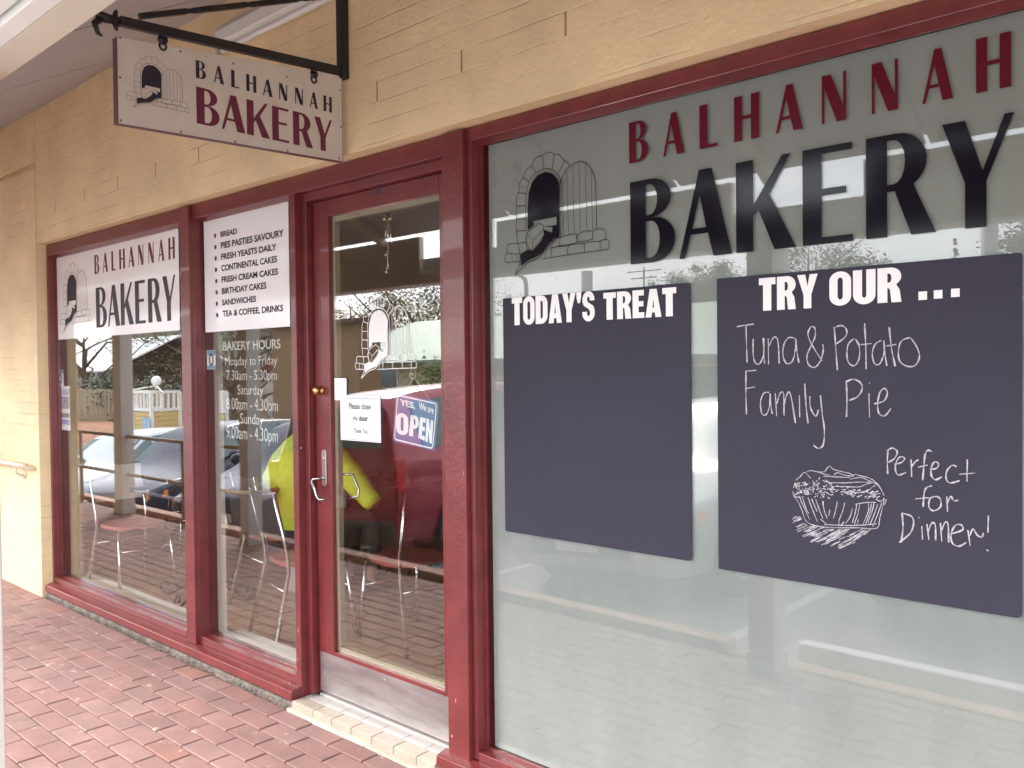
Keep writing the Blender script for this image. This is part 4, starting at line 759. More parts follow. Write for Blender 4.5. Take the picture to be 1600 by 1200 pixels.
# small stickers and a poster
ys = GY+.008
st1 = sheet('window_sticker', (90.5, 578, 99.5, 604), ys, M['paper'], 'little white and blue sticker above the photo poster', 'sticker'); st2 = sheet('window_sticker', (323, 547.5, 337, 577), ys, M['paper'], 'little white and blue sticker beside the opening hours', 'sticker')
BS = mat('pale_blue_print', (.20, .32, .42), .6)
for o_, px in ((st1, (90.8, 578.5, 99.2, 584)), (st2, (323.5, 548, 336.6, 555)), (st2, (323.7, 571, 336.8, 576.5))):
    a, b = W(px[0], px[1], ys-.0012), W(px[2], px[3], ys-.0012); m_ = MB(); m_.add([(a.x, ys-.0012, b.z), (b.x, ys-.0012, b.z), (b.x, ys-.0012, a.z), (a.x, ys-.0012, a.z)], [(0, 1, 2, 3)]); m_.build('print', BS, o_)
for o_, (u, v, r) in ((st1, (95, 592, .02)), (st2, (330, 562, .02))):
    c_ = W(u, v, ys-.0012); m_ = MB(); ribbon(m_, [(c_.x+r*math.cos(k*.6283), c_.z+r*1.4*math.sin(k*.6283)) for k in range(11)], .012, lambda a, b: (a, ys-.0012, b)); m_.build('print', M['ink'], o_)
ps = sheet('photo_poster', (91.5, 603, 110, 673), ys+.004, M['paper'], 'narrow poster of four faded photographs at the window edge', 'poster')
for i, (v0, v1, c) in enumerate([(608, 617, (.25, .28, .33)), (619, 639, (.22, .20, .22)), (645, 653, (.20, .16, .12)), (655, 664, (.18, .18, .30))]):
    a, b = W(93.2, v0, ys+.0028), W(108.6, v1, ys+.0028); m_ = MB(); m_.add([(a.x, ys+.0028, b.z), (b.x, ys+.0028, b.z), (b.x, ys+.0028, a.z), (a.x, ys+.0028, a.z)], [(0, 1, 2, 3)])
    m_.build('photo', mat('faded_photo_%s' % 'abcd'[i], c, .6, c2=tuple(min(1, k*2.6) for k in c), vscale=30), ps)

# ================================================================ furniture and customer inside
def chair_parts(root, seatm=None):
    z0 = 0.; bm2 = M['chrome']
    mb = MB(); pts = [(.19*math.copysign(abs(math.cos(t))**.6, math.cos(t)), .01+.19*math.copysign(abs(math.sin(t))**.7, math.sin(t))) for t in [k*math.pi/14 for k in range(28)]]
    mb.prism(pts, lambda a, b: (a, b, .440), lambda a, b: (a, b, .468)); mb.build('seat', seatm or M['seat'], root, bevel=.008)
    for s in (-1, 1):
        mb = MB(); mb.tube([(s*.175, .17, .44), (s*.20, .215, 0)], .0115, 8); mb.build('leg', bm2, root, smooth=True)
        mb = MB(); mb.tube([(s*.205, -.26, 0), (s*.175, -.165, .42), (s*.178, -.17, .52), (s*.185, -.245, .86)], .0115, 8); mb.build('leg', bm2, root, smooth=True)
    mb = MB(); mb.tube([(-.19, .18, .30), (.19, .18, .30)], .007, 6); mb.tube([(-.185, -.19, .32), (.185, -.19, .32)], .007, 6); mb.build('stretcher', bm2, root, smooth=True)
    mb = MB(); n = 8; V = []
    for i in range(n+1):
        x = -.18+.36*i/n; c = -.03*(1-(2*i/n-1)**2)
        for z, y in ((.60, -.19), (.845, -.24)): V += [(x, y+c-.006, z), (x, y+c+.008, z)]
    F = []
    for i in range(n): o = 4*i; F += [(o, o+4, o+6, o+2), (o+1, o+3, o+7, o+5), (o+2, o+6, o+7, o+3), (o, o+1, o+5, o+4)]
    F += [(0, 2, 3, 1), (4*n, 4*n+1, 4*n+3, 4*n+2)]; mb.add(V, F); return mb
def chair(name, loc, rz, label, backm):
    r = empty(name, loc, label, 'chair', 'chrome legged chairs inside the bakery', rz); mb = chair_parts(r); mb.build('backrest', backm, r, bevel=.004); return r
PB = mat('pale_chair_back', (.55, .48, .44), .4); DB = mat('dark_chair_back', (.06, .045, .045), .5)
chair('cafe_chair', (-5.94, .36, Z0), rad(-88), 'chrome chair with pale back behind the left window', PB)
chair('cafe_chair', (-4.10, .52, Z0), rad(-12), 'chrome chair with a dark back close behind the hours window', DB)
chair('cafe_chair', (-4.815, .815, Z0), rad(-8), 'chrome chair the customer in yellow sits on', DB)
chair('cafe_chair', (-4.55, 2.55, Z0), rad(172), 'empty chrome chair facing the customer across the table', DB)
chair('cafe_chair', (-3.62, .88, Z0), rad(84), 'chrome chair seen low through the door glass, turned to the left', DB)
chair('cafe_chair', (-6.75, 1.25, Z0), rad(-100), 'chrome chair standing farthest back behind the left window', DB)
def table(loc, label):
    r = empty('cafe_table', loc, label, 'table', 'dark topped cafe tables')
    mb = MB(); mb.box(-.35, .35, -.35, .35, .72, .745); mb.build('tabletop', M['darkw'], r, bevel=.006)
    mb = MB(); mb.tube([(0, 0, .10), (0, 0, .72)], .028, 10); mb.build('column', M['black'], r)
    for k in range(4):
        a = k*math.pi/2+.5; c, s = math.cos(a), math.sin(a)
        prof = [(.02, .32), (.06, .20), (.14, .10), (.24, .035), (.30, .018), (.345, .035), (.355, .07), (.33, .095), (.30, .088), (.293, .066), (.308, .055)]
        mb = MB(); mb.tube([(p*c, p*s, z) for p, z in prof], .010, 7); mb.build('scroll_foot', M['black'], r, smooth=True)
table((-5.30, .56, Z0), 'dark cafe table with scrolled iron feet behind the left window')
table((-4.62, 1.82, Z0), 'dark cafe table in front of the customer in yellow')
# dark bag on the chair back
BG_ = W(396, 764, .62)
bg_ = MB(); bg_.lathe([(.10, -.24), (.125, -.2), (.15, 0), (.16, .03), (.145, .03), (.13, -.02)], (BG_.x, .62, BG_.z-.03), 'z', 20); o = bg_.build('carry_bag', mat('dark_carry_bag', (.055, .042, .042), .6), smooth=True); tag(o, 'dark round topped bag standing between the chairs behind the hours window', 'bag')
mb = MB(); mb.tube([(BG_.x+.157*math.cos(k*.3491), .62+.157*math.sin(k*.3491), BG_.z) for k in range(19)], .013, 8); mb.build('rim', mat('tan_bag_rim', (.42, .30, .18), .6), o, smooth=True)
bx_ = MB(); bx_.box(-5.05, -4.80, 1.02, 1.22, Z0, .52); o = bx_.build('delivery_carton', mat('grey_carton', (.42, .38, .37), .7, var=.1), bevel=.006); tag(o, 'pale grey carton with a red top standing behind the hours window', 'carton')
bx_ = MB(); bx_.box(-5.055, -4.795, 1.015, 1.225, .52, .62); bx_.build('lid', mat('red_carton_lid', (.45, .04, .03), .5), o, bevel=.004)
# seated customer: one skinned body, clothes as shells
def skin(name, joints, edges, m, parent=None, sub=2):
    me = bpy.data.meshes.new(name); me.from_pydata([j[0] for j in joints], edges, []); o = bpy.data.objects.new(name, me); col.objects.link(o)
    md = o.modifiers.new('skin', 'SKIN'); md.use_smooth_shade = True
    for v, j in zip(me.skin_vertices[0].data, joints): v.radius = (j[1], j[2] if len(j) > 2 else j[1])
    me.skin_vertices[0].data[0].use_root = True
    s = o.modifiers.new('sub', 'SUBSURF'); s.levels = sub; s.render_levels = sub
    dg = bpy.context.evaluated_depsgraph_get(); me2 = bpy.data.meshes.new_from_object(o.evaluated_get(dg)); bpy.data.objects.remove(o); 
    o = bpy.data.objects.new(name, me2); col.objects.link(o); me2.name = name; me2.materials.clear(); me2.materials.append(m); me2.polygons.foreach_set('use_smooth', [True]*len(me2.polygons))
    if parent: o.parent = parent
    return o
per = tag(empty('person', (-4.77, .95, Z0), rz=rad(-8)), 'person in a yellow high visibility jacket seated behind the door', 'person')
SK = mat('skin_tone', (.50, .27, .19), .5, var=.08); HV = mat('yellow_high_visibility_cloth', (.84, 1.0, .07), .65, var=.10, vscale=9, bump=1.0, bscale=9)
# local frame: +y the way he faces, z up from the floor
J = [((0, -.02, .50), .16, .14), ((0, -.03, .66), .155, .13), ((0, .0, .84), .165, .13), ((0, .05, 1.0), .15, .12), ((0, .10, 1.12), .075, .075), ((0, .14, 1.17), .055, .058), ((0, .18, 1.24), .085, .095), ((0, .20, 1.33), .095, .105), ((0, .19, 1.40), .07, .08),
     ((-.22, .06, 1.02), .060), ((-.32, .17, .84), .056), ((-.27, .28, .74), .046), ((-.18, .44, .755), .036), ((-.10, .53, .765), .030),
     ((.22, .06, 1.02), .060), ((.38, .16, .83), .056), ((.51, .25, .66), .050), ((.28, .44, .755), .038), ((.16, .53, .765), .030),
     ((-.10, .08, .50), .085), ((-.13, .40, .52), .068), ((-.13, .46, .46), .062), ((-.12, .42, .16), .045), ((-.12, .42, .06), .045), ((-.12, .52, .04), .04, .03),
     ((.10, .08, .50), .085), ((.13, .40, .52), .068), ((.13, .46, .46), .062), ((.13, .44, .16), .045), ((.13, .44, .06), .045), ((.13, .54, .04), .04, .03)]
E_ = [(0,1),(1,2),(2,3),(3,4),(4,5),(5,6),(6,7),(7,8),(3,9),(9,10),(10,11),(11,12),(12,13),(3,14),(14,15),(15,16),(16,17),(17,18),(0,19),(19,20),(20,21),(21,22),(22,23),(23,24),(0,25),(25,26),(26,27),(27,28),(28,29),(29,30)]
body = skin('body', J, E_, SK, per)
def shell(name, ids, grow, m, shift=0):
    mp = {i: k for k, i in enumerate(ids)}; jj = [(J[i][0], J[i][1]*grow+.006, (J[i][2] if len(J[i]) > 2 else J[i][1])*grow+.006) for i in ids]
    return skin(name, jj, [(mp[a], mp[b]) for a, b in E_ if a in mp and b in mp], m, per)
def loft(mb, rings, n=28, lump=0.):
    V = []; F = []; rd = random.Random(21)
    for z, yc, a, c in rings:
        for k in range(n):
            t = 2*math.pi*k/n; e = 1+lump*(math.sin(3*t+z*23)+.6*math.sin(7*t-z*41)); V.append((a*e*math.copysign(abs(math.cos(t))**.85, math.cos(t)), yc+c*e*math.copysign(abs(math.sin(t))**.85, math.sin(t)), z))
    for j in range(len(rings)-1):
        for k in range(n): F.append((j*n+k, j*n+(k+1) % n, (j+1)*n+(k+1) % n, (j+1)*n+k))
    mb.add(V, F+[tuple(range(n-1, -1, -1)), tuple((len(rings)-1)*n+k for k in range(n))])
def fine(rings, k=5):
    out = []
    for p, q in zip(rings[:-1], rings[1:]): out += [tuple(p[i]+(q[i]-p[i])*j/k for i in range(4)) for j in range(k)]
    return out+[rings[-1]]
mb = MB(); loft(mb, fine([(.50, -.035, .235, .185), (.54, -.04, .242, .19), (.66, -.05, .245, .19), (.82, -.04, .245, .185), (.95, .01, .235, .17), (1.04, .055, .19, .14), (1.10, .09, .115, .105), (1.14, .115, .085, .09)]), lump=.012)
jk = mb.build('jacket', HV, per, smooth=True)
for i0, i1, i2 in ((9, 10, 11), (14, 15, 16)):
    A_, B_, C_ = [Vector(J[i][0]) for i in (i0, i1, i2)]; A_ = A_*.9+Vector((0, .02, .10)); n_ = 14; pts = []; rs = []
    for k in range(n_+1):
        t = k/n_; p = A_.lerp(B_, t*2) if t < .5 else B_.lerp(C_, t*2-1); pts.append(p); rs.append((.088 if t < .5 else .088-.03*(t-.5)*2)*(1+.05*math.sin(k*2.1)))
    mb = MB(); mb.tube(pts, rs, 14); mb.build('sleeve', HV, jk, smooth=True)
shell('trousers', [0, 19, 20, 21, 22, 25, 26, 27, 28], 1.10, mat('khaki_trouser_cloth', (.13, .105, .085), .85, var=.15, bump=.2, bscale=20))
mb = MB(); loft(mb, fine([(.34, -.03, .235, .19), (.40, -.035, .25, .20), (.505, -.038, .243, .192)]), lump=.01); mb.build('jacket_hem', mat('navy_cloth', (.018, .018, .05), .8), per, smooth=True)
for s in (-1, 1):
    mb = MB(); hb = Vector((s*.09, .56, .77))
    mb.sphere(hb, .042, 12, 8, (.8, 1.05, .45))
    for k, (dx, ln) in enumerate([(-.027, .058), (-.009, .066), (.010, .062), (.027, .048)]): mb.tube([hb+Vector((dx, .03, .006)), hb+Vector((dx*1.15-s*.01, .03+ln*.55, .004)), hb+Vector((dx*1.2-s*.016, .03+ln, -.012))], [.0095, .0085, .006], 7)
    mb.tube([hb+Vector((-s*.030, -.01, 0)), hb+Vector((-s*.055, .022, -.002)), hb+Vector((-s*.058, .048, -.008))], [.011, .0095, .007], 7)
    mb.build('hand', SK, per, smooth=True)
    sh = MB(); fx = s*.125; fy_ = .43 if s < 0 else .45
    sh.tube([(fx, fy_-.075, .045), (fx, fy_, .06), (fx, fy_+.08, .045), (fx, fy_+.15, .03)], [.04, .052, .046, .03], 10); sh.build('shoe', mat('black_leather_shoe', (.02, .018, .018), .5), per, smooth=True)
mb = MB(); mb.sphere((0, .178, 1.335), .112, 18, 12, (.9, 1.02, .95)); V = []; 
hair = mb.build('hair', mat('short_brown_hair', (.10, .065, .04), .8, var=.3, vscale=60, bump=.4, bscale=80), per, smooth=True); hair.location = (0, -.016, .012)
mb = MB(); mb.tube([(0, .292, 1.35), (0, .318, 1.315), (0, .300, 1.30)], [.010, .016, .012], 8); mb.build('nose', SK, per, smooth=True)
for s in (-1, 1):
    mb = MB(); mb.sphere((s*.036, .288, 1.352), .012, 10, 8); mb.build('eye', mat('eye_white', (.6, .58, .55), .3), per, smooth=True)
    mb = MB(); mb.sphere((s*.098, .19, 1.32), .028, 10, 8, (.35, .7, 1.1)); mb.build('ear', SK, per, smooth=True)
mb = MB(); mb.tube([(-.025, .290, 1.268), (0, .298, 1.266), (.025, .290, 1.268)], .006, 6); mb.build('mouth', mat('lip_tone', (.35, .13, .11), .5), per, smooth=True)
# ================================================================ the car park and street across from the shop (seen mirrored in the glass)
GLASSC = mat('teal_car_glass', (.10, .14, .145), .05); TYRE = mat('tyre_rubber', (.02, .02, .02), .8); ALLOY = mat('alloy_wheel', (.45, .45, .46), .3, metal=.8)
LAMP = mat('clear_headlamp', (.55, .57, .60), .15); TAIL = mat('red_tail_lamp', (.50, .02, .02), .2); AMB = mat('amber_lamp', (.70, .25, .03), .25); DKP = mat('black_car_plastic', (.03, .03, .032), .55); PLATE = mat('number_plate_white', (.7, .7, .68), .5)
def car(name, label, c, x, y, rz, kind='sedan', group='cars parked nose in along the footpath', metal=.3):
    Ln, Wd, H, belt = {'sedan': (4.7, 1.78, 1.45, .93), 'wagon': (4.6, 1.76, 1.50, .95), 'suv': (4.5, 1.82, 1.78, 1.08), 'hatch': (4.1, 1.72, 1.48, .93)}[kind]
    root = empty(name, (x, y, road_z(x)), label, 'car', group, rz)
    if x < -2.2: root.rotation_euler = (0, -math.atan(0.066)*(1 if abs(rz) < 1 else -1 if abs(rz) > 2 else 0), rz)
    pm = mat(label.split(' car')[0].split(' parked')[0].replace(' ', '_')+'_paint', c, .25, metal=metal, coat=.8 if c[0] > .3 else .25); h = Ln/2; w = Wd/2
    # stations from nose to tail: (y, underside, bonnet/belt height, roof height, half width low, half width at belt, half width at roof)
    hood = belt-.12 if kind != 'suv' else belt-.03
    st = [(h, .30, .60, .60, w*.70, w*.66, w*.55), (h-.08, .24, .68, .70, w*.88, w*.84, w*.72), (h-.35, .20, hood-.08, hood-.03, w*.98, w*.93, w*.80), (h-.95, .20, hood, hood+.04, w, w*.95, w*.80), (h-1.25, .20, belt-.02, belt+.03, w, w*.95, w*.78),
          (h-2.0, .20, belt, H-.05, w, w*.95, w*.68), (h-2.4, .20, belt+.01, H, w, w*.95, w*.70), (h-3.1, .20, belt+.02, H-.01, w, w*.95, w*.70)]
    if kind == 'sedan': st += [(h-3.45, .20, belt+.03, H-.08, w, w*.94, w*.66), (h-4.05, .22, belt+.02, belt+.08, w*.98, w*.93, w*.76), (-h+.12, .26, belt-.02, belt+.05, w*.92, w*.88, w*.72), (-h, .34, .70, .74, w*.80, w*.76, w*.62)]
    else: st += [(-h+.62, .20, belt+.03, H-.05, w, w*.94, w*.68), (-h+.16, .22, belt+.02, (H-.30 if kind != 'suv' else H-.14), w*.96, w*.92, w*.70), (-h+.03, .28, belt-.05, belt+.05, w*.93, w*.90, w*.78), (-h, .34, .62, .66, w*.86, w*.82, w*.70)]
    def sec(s): yy, zb, zl, zt, wl, wb, wt = s; return [(0, zt+.015), (wt*.6, zt+.008), (wt, zt-.025), (wb, zl), (wl, (zl+zb)*.5+.06), (wl*.99, zb+.10), (wl*.86, zb), (0, zb)]
    mb = MB(); R_ = []
    for s in st:
        p = sec(s); R_.append([(a, s[0], b) for a, b in p]+[(-a, s[0], b) for a, b in p[-2:0:-1]])
    n = len(R_[0]); V = [q for r in R_ for q in r]; F = [(i*n+k, i*n+(k+1) % n, (i+1)*n+(k+1) % n, (i+1)*n+k) for i in range(len(R_)-1) for k in range(n)]+[tuple(range(n)), tuple((len(R_)-1)*n+k for k in range(n-1, -1, -1))]
    mb.add(V, F); body = mb.build('body', pm, root, smooth=True)
    ce_ = body.data.attributes.new('crease_edge', 'FLOAT', 'EDGE')
    long_k = {2: .75, 3: .55, 6: .8} if kind != 'suv' else {2: .95, 3: .9, 6: .9}
    for i_, e_ in enumerate(body.data.edges):
        a_, b_ = e_.vertices; ka, kb = a_ % n, b_ % n; ia, ib = a_//n, b_//n; ka_ = min(ka, n-ka)
        if ka == kb: ce_.data[i_].value = long_k.get(ka_, 0)
        elif ia == ib: ce_.data[i_].value = .9 if kind == 'suv' and ia in (3, 4, 5, len(R_)-2, len(R_)-3) else .45 if ia in (4, 5) else .2
    sb = body.modifiers.new('sub', 'SUBSURF'); sb.levels = 1; sb.render_levels = 2
    def patch(A, B, C, D, off=.012, inset=.06):           # glass laid over a body face A B C D
        A, B, C, D = [Vector(p) for p in (A, B, C, D)]; ce = (A+B+C+D)/4; nrm = (B-A).cross(D-A).normalized()
        if nrm.dot(ce-Vector((0, ce.y*.6, .7))) < 0: nrm = -nrm
        P = [p+(ce-p)*inset+nrm*off for p in (A, B, C, D)]; Q = [p-nrm*.03 for p in P]; m_ = MB(); m_.add(P+Q, [(0,1,2,3),(7,6,5,4),(0,4,5,1),(1,5,6,2),(2,6,7,3),(3,7,4,0)]); return m_
    def pt(i, k, t=0., sgn=1):
        p = sec(st[i]); return (sgn*p[k][0], st[i][0], p[k][1])
    lerp = lambda a, b, t: tuple(a[i]+(b[i]-a[i])*t for i in range(3))
    ws = [lerp(pt(4, 2), pt(5, 2), .06), lerp(pt(4, 2, 0, -1), pt(5, 2, 0, -1), .06), lerp(pt(4, 2, 0, -1), pt(5, 2, 0, -1), .92), lerp(pt(4, 2), pt(5, 2), .92)]
    patch(*ws, off=.02).build('windscreen', GLASSC, root)
    ri = (8, 9) if kind == 'sedan' else (9, 10)
    rw = [lerp(pt(ri[0], 2), pt(ri[1], 2), .10), lerp(pt(ri[0], 2, 0, -1), pt(ri[1], 2, 0, -1), .10), lerp(pt(ri[0], 2, 0, -1), pt(ri[1], 2, 0, -1), .88), lerp(pt(ri[0], 2), pt(ri[1], 2), .88)]
    patch(*rw, off=.02).build('rear_window', GLASSC, root)
    for s in (-1, 1):
        segs = [(4, 5, .25, 1), (5, 7, .04, .97)] + ([(7, 8, .05, .9)] if kind == 'sedan' else [(7, 9, .05, .80)])
        for a, b, t0, t1 in segs:
            A, B = lerp(pt(a, 3, 0, s), pt(b, 3, 0, s), t0), lerp(pt(a, 3, 0, s), pt(b, 3, 0, s), t1); C, D = lerp(pt(a, 2, 0, s), pt(b, 2, 0, s), t1), lerp(pt(a, 2, 0, s), pt(b, 2, 0, s), t0)
            up = lambda lo, hi: (lerp(lo, hi, .05), lerp(lo, hi, .90)); A, D = up(A, D); B, C = up(B, C)
            patch(A, B, C, D, off=.018, inset=.04).build('side_window', GLASSC, root)
        wy = (h-.85, -h+.88)
        for yy in wy:
            mb = MB(); mb.lathe([(.05, -.10), (.315, -.10), (.33, -.07), (.33, .06), (.31, .088), (.21, .088), (.20, .06), (.05, .06)] if s > 0 else [(.05, -.06), (.20, -.06), (.21, -.088), (.31, -.088), (.33, -.06), (.33, .07), (.315, .10), (.05, .10)], (s*(w-.10), yy, .32), 'x', 26); wh = mb.build('wheel', TYRE, root, smooth=False)
            mb = MB(); q = s*(w-.025)
            mb.lathe([(.205, -.012), (.205, .012), (.19, .012), (.19, -.012)], (q, yy, .32), 'x', 24)
            for k in range(5): a = k*1.2566; mb.bar((q, yy, .32), (q, yy+.2*math.cos(a), .32+.2*math.sin(a)), .05, .02, (1, 0, 0))
            mb.build('rim', ALLOY, wh)
            mb = MB(); arc_ = [(.385*math.cos(rad(-10+k*10)), .385*math.sin(rad(-10+k*10))) for k in range(21)]; arc2 = [(.345*math.cos(rad(-10+k*10)), .345*math.sin(rad(-10+k*10))) for k in range(21)]; V_ = [(s*(w+.004), yy+a, .33+b) for a, b in arc_+arc2]+[(s*(w-.06), yy+a, .33+b) for a, b in arc_+arc2]; mb.add(V_, [(k, k+1, k+22, k+21) for k in range(20)]+[(42+k, 42+k+21, 42+k+22, 42+k+1) for k in range(20)]+[(k, k+42, k+43, k+1) for k in range(20)]+[(21+k, 22+k, 64+k, 63+k) for k in range(20)]); mb.add([(s*(w-.045), yy+a, .33+b) for a, b in arc2], [tuple(range(21))]); mb.build('wheel_arch', DKP, root)
        A = (s*w*.55, h-.07, .66); mb = MB(); mb.prism([(s*w*.46, h-.03, .0), (s*w*.80, h-.10, 0), (s*w*.93, h-.34, 0), (s*w*.62, h-.16, 0)] and [(s*w*.46, h-.02), (s*w*.84, h-.07), (s*w*.955, h-.36), (s*w*.60, h-.22)], lambda a, b: (a, b, .56), lambda a, b: (a*.97, b-.05, .70)); hl = mb.build('headlight', LAMP, root, bevel=.01)
        mb = MB(); mb.prism([(s*w*.84, h-.068), (s*w*.962, h-.36), (s*w*.945, h-.38), (s*w*.80, h-.10)], lambda a, b: (a, b, .59), lambda a, b: (a*.985, b-.03, .68)); mb.build('indicator', AMB, hl)
        mb = MB(); t0, t1 = (belt-.22, belt-.02) if kind != 'suv' else (.76, 1.08)
        mb.box(s*w*.955, s*w*.62, -h-.005, -h+.20, t0, t1) if kind != 'suv' else mb.box(s*w*.965, s*w*.885, -h-.01, -h+.12, t0, t1); mb.build('tail_light', TAIL, root, bevel=.02)
        mb = MB(); mb.sphere((s*(w+.10), h-1.62, belt+.07), .1, 12, 8, (1.1, .6, .75)); mb.bar((s*(w-.08), h-1.60, belt+.03), (s*(w+.06), h-1.62, belt+.05), .05, .04); mb.build('wing_mirror', pm if kind != 'suv' else DKP, root, smooth=True)
        mb = MB(); 
        for yy in (h-2.35, h-3.2): mb.box(s*(w-.01), s*(w+.012), yy-.09, yy+.09, belt-.14, belt-.11)
        mb.build('door_handle', DKP, root)
    mb = MB(); mb.box(-w*.5, w*.5, h-.06, h+.012, .36, .52); mb.build('grille', DKP, root, bevel=.01)
    mb = MB(); mb.box(-.19, .19, h+.012, h+.02, .40, .50) ; mb.box(-.19, .19, -h-.022, -h-.01, .62, .74); mb.build('number_plate', PLATE, root)
    mb = MB(); mb.box(-w*.86, w*.86, -h-.03, -h+.14, .30, .50); mb.build('rear_bumper', DKP if kind == 'suv' else pm, root, bevel=.03)
    return root
car('parked_car', 'silver white car parked behind the railing, mirrored leftmost in the left window', (.50, .53, .57), -15.5, -4.6, rad(-22), 'sedan')
car('parked_car', 'slate blue station wagon with amber indicator mirrored in the left window', (.045, .045, .075), -12.5, -4.45, rad(-22), 'wagon')
car('parked_car', 'dark navy parked car mirrored behind the opening hours', (.022, .022, .055), -9.7, -4.45, rad(-22), 'hatch')
suv = car('parked_car', 'maroon red four wheel drive backed in, mirrored in the door', (.32, .018, .042), -7.0, -4.75, rad(174), 'suv')
mb = MB(); mb.box(.92, .935, -1.62, -1.42, 1.16, 1.30); mb.build('window_sticker', mat('pink_red_sticker', (.5, .10, .12), .5), suv)
car('parked_car', 'pale silver car mirrored under the smaller chalkboard', (.50, .53, .54), -3.75, -4.85, 0, 'sedan')
car('parked_car', 'pale blue grey car mirrored under the larger chalkboard', (.42, .46, .50), -1.20, -4.85, 0, 'hatch')
wc = car('passing_car', 'white sedan across the street mirrored above the navy car', (.80, .80, .80), -22.6, -11.2, rad(-90), 'sedan', 'cars out on the street', 0.)
wc.location.z = -1.42; wc.rotation_euler = (0, 0, rad(-90))
c2 = car('passing_car', 'silver wagon standing behind the red four wheel drive', (.55, .57, .62), -13.6, -12.5, rad(90), 'wagon', 'cars out on the street'); c2.location.z = -.55; c2.rotation_euler = (0, 0, rad(90))
for x, lb in ((-1.35, 'long white concrete wheel stop mirrored low under the larger chalkboard'),):
    mb = MB(); mb.prism([(-.075, 0), (.075, 0), (.05, .10), (-.05, .10)], lambda a, b: (x-.62, -2.18+a, -.02+b), lambda a, b: (x+.62, -2.18+a, -.02+b)); o = mb.build('wheel_stop', mat('white_concrete', (.70, .68, .66), .8, var=.1), bevel=.01); tag(o, lb, 'wheel stop')
mb = MB()
for x in (-2.45, -5.15, -7.95, -10.45, -13.0): mb.add([(x-.05, -2.0, road_z(x-.05)+.005), (x+.05, -2.0, road_z(x+.05)+.005), (x+.05, -6.8, road_z(x+.05)+.005), (x-.05, -6.8, road_z(x-.05)+.005)], [(0, 1, 2, 3)])
tag(mb.build('bay_marking', mat('white_line_paint', (.65, .64, .62), .8)), kind='structure')

# ---- buildings across the road
def gz(x): return road_z(x)
def lattice_booth(px, y, label):
    a, b = RM(px[0], px[1], y), RM(px[2], px[1], y); x0, x1 = min(a.x, b.x), max(a.x, b.x); zt = a.z; zb = min(gz(x0), zt-2.5); w_ = x1-x0; d_ = ray(px[3], px[1]); dp = abs(x1/(d_.x/d_.y))-(2*GY-EYE.y)-abs(y)
    r = empty('lattice_booth', ((x0+x1)/2, y, zb), label, 'booth', 'cream lattice booths across the street')
    WT = M['white']; YL = mat('cream_lattice', (.62, .47, .20), .7); mb = MB()
    for x in (x0, x1):
        for yy in (y, y-dp): mb.box(x-.06, x+.06, yy-.06, yy+.06, zb, zt)
    for z in (zt-.06, zt-.72): mb.box(x0, x1, y-.05, y+.05, z, z+.1); mb.box(x1-.05, x1+.05, y-dp, y, z, z+.1); mb.box(x0-.05, x0+.05, y-dp, y, z, z+.1)
    for k in range(1, 5): xx = x0+w_*k/5; mb.box(xx-.035, xx+.035, y-.035, y+.035, zt-.7, zt); yy = y-dp*k/5; mb.box(x1-.035, x1+.035, yy-.035, yy+.035, zt-.7, zt)
    at0(mb.build('frame', WT), r)
    mb = MB(); n = 14; zz1 = zt-.74
    for k in range(n): 
        xx = x0+w_*(k+.5)/n; mb.box(xx-w_/n*.38, xx+w_/n*.38, y-.02, y, zb, zz1); yy = y-dp*(k+.5)/n; mb.box(x1-.02, x1, yy-dp/n*.38, yy+dp/n*.38, zb, zz1)
    k = zb
    while k < zz1-.1: mb.box(x0, x1, y+.002, y+.018, k, k+.12); mb.box(x1+.002, x1+.018, y-dp, y, k, k+.12); k += .17
    at0(mb.build('lattice', YL), r)
    return r, (x0+x1)/2, zt, dp
r, xm, zt, dp = lattice_booth((209, 612, 236, 280), -12.0, 'cream lattice booth with a white globe lamp on its roof frame')
mb = MB(); mb.tube([(xm-1.6, -12, zt), (xm, -12-dp/2, zt+.22), (xm+1.6, -12, zt)], .03, 6); mb.tube([(xm, -12-dp/2, zt+.1), (xm, -12-dp/2, zt+.3)], .05, 8); at0(mb.build('roof_brace', M['white']), r)
mb = MB(); mb.sphere((xm, -12-dp/2, zt+.40), .19, 18, 12); at0(mb.build('globe_lamp', mat('white_globe', (.85, .85, .82), .3), smooth=True), r)
a, b = RM(222, 652, -11.9), RM(234, 672, -11.9); mb = MB(); mb.box(a.x, b.x, -11.93, -11.90, b.z, a.z); at0(mb.build('notice_board', mat('blue_white_notice', (.35, .45, .62), .5)), r)
lattice_booth((318, 612, 336, 353), -12.2, 'plain cream lattice booth beside the bare tree, mirrored behind the hours lettering')
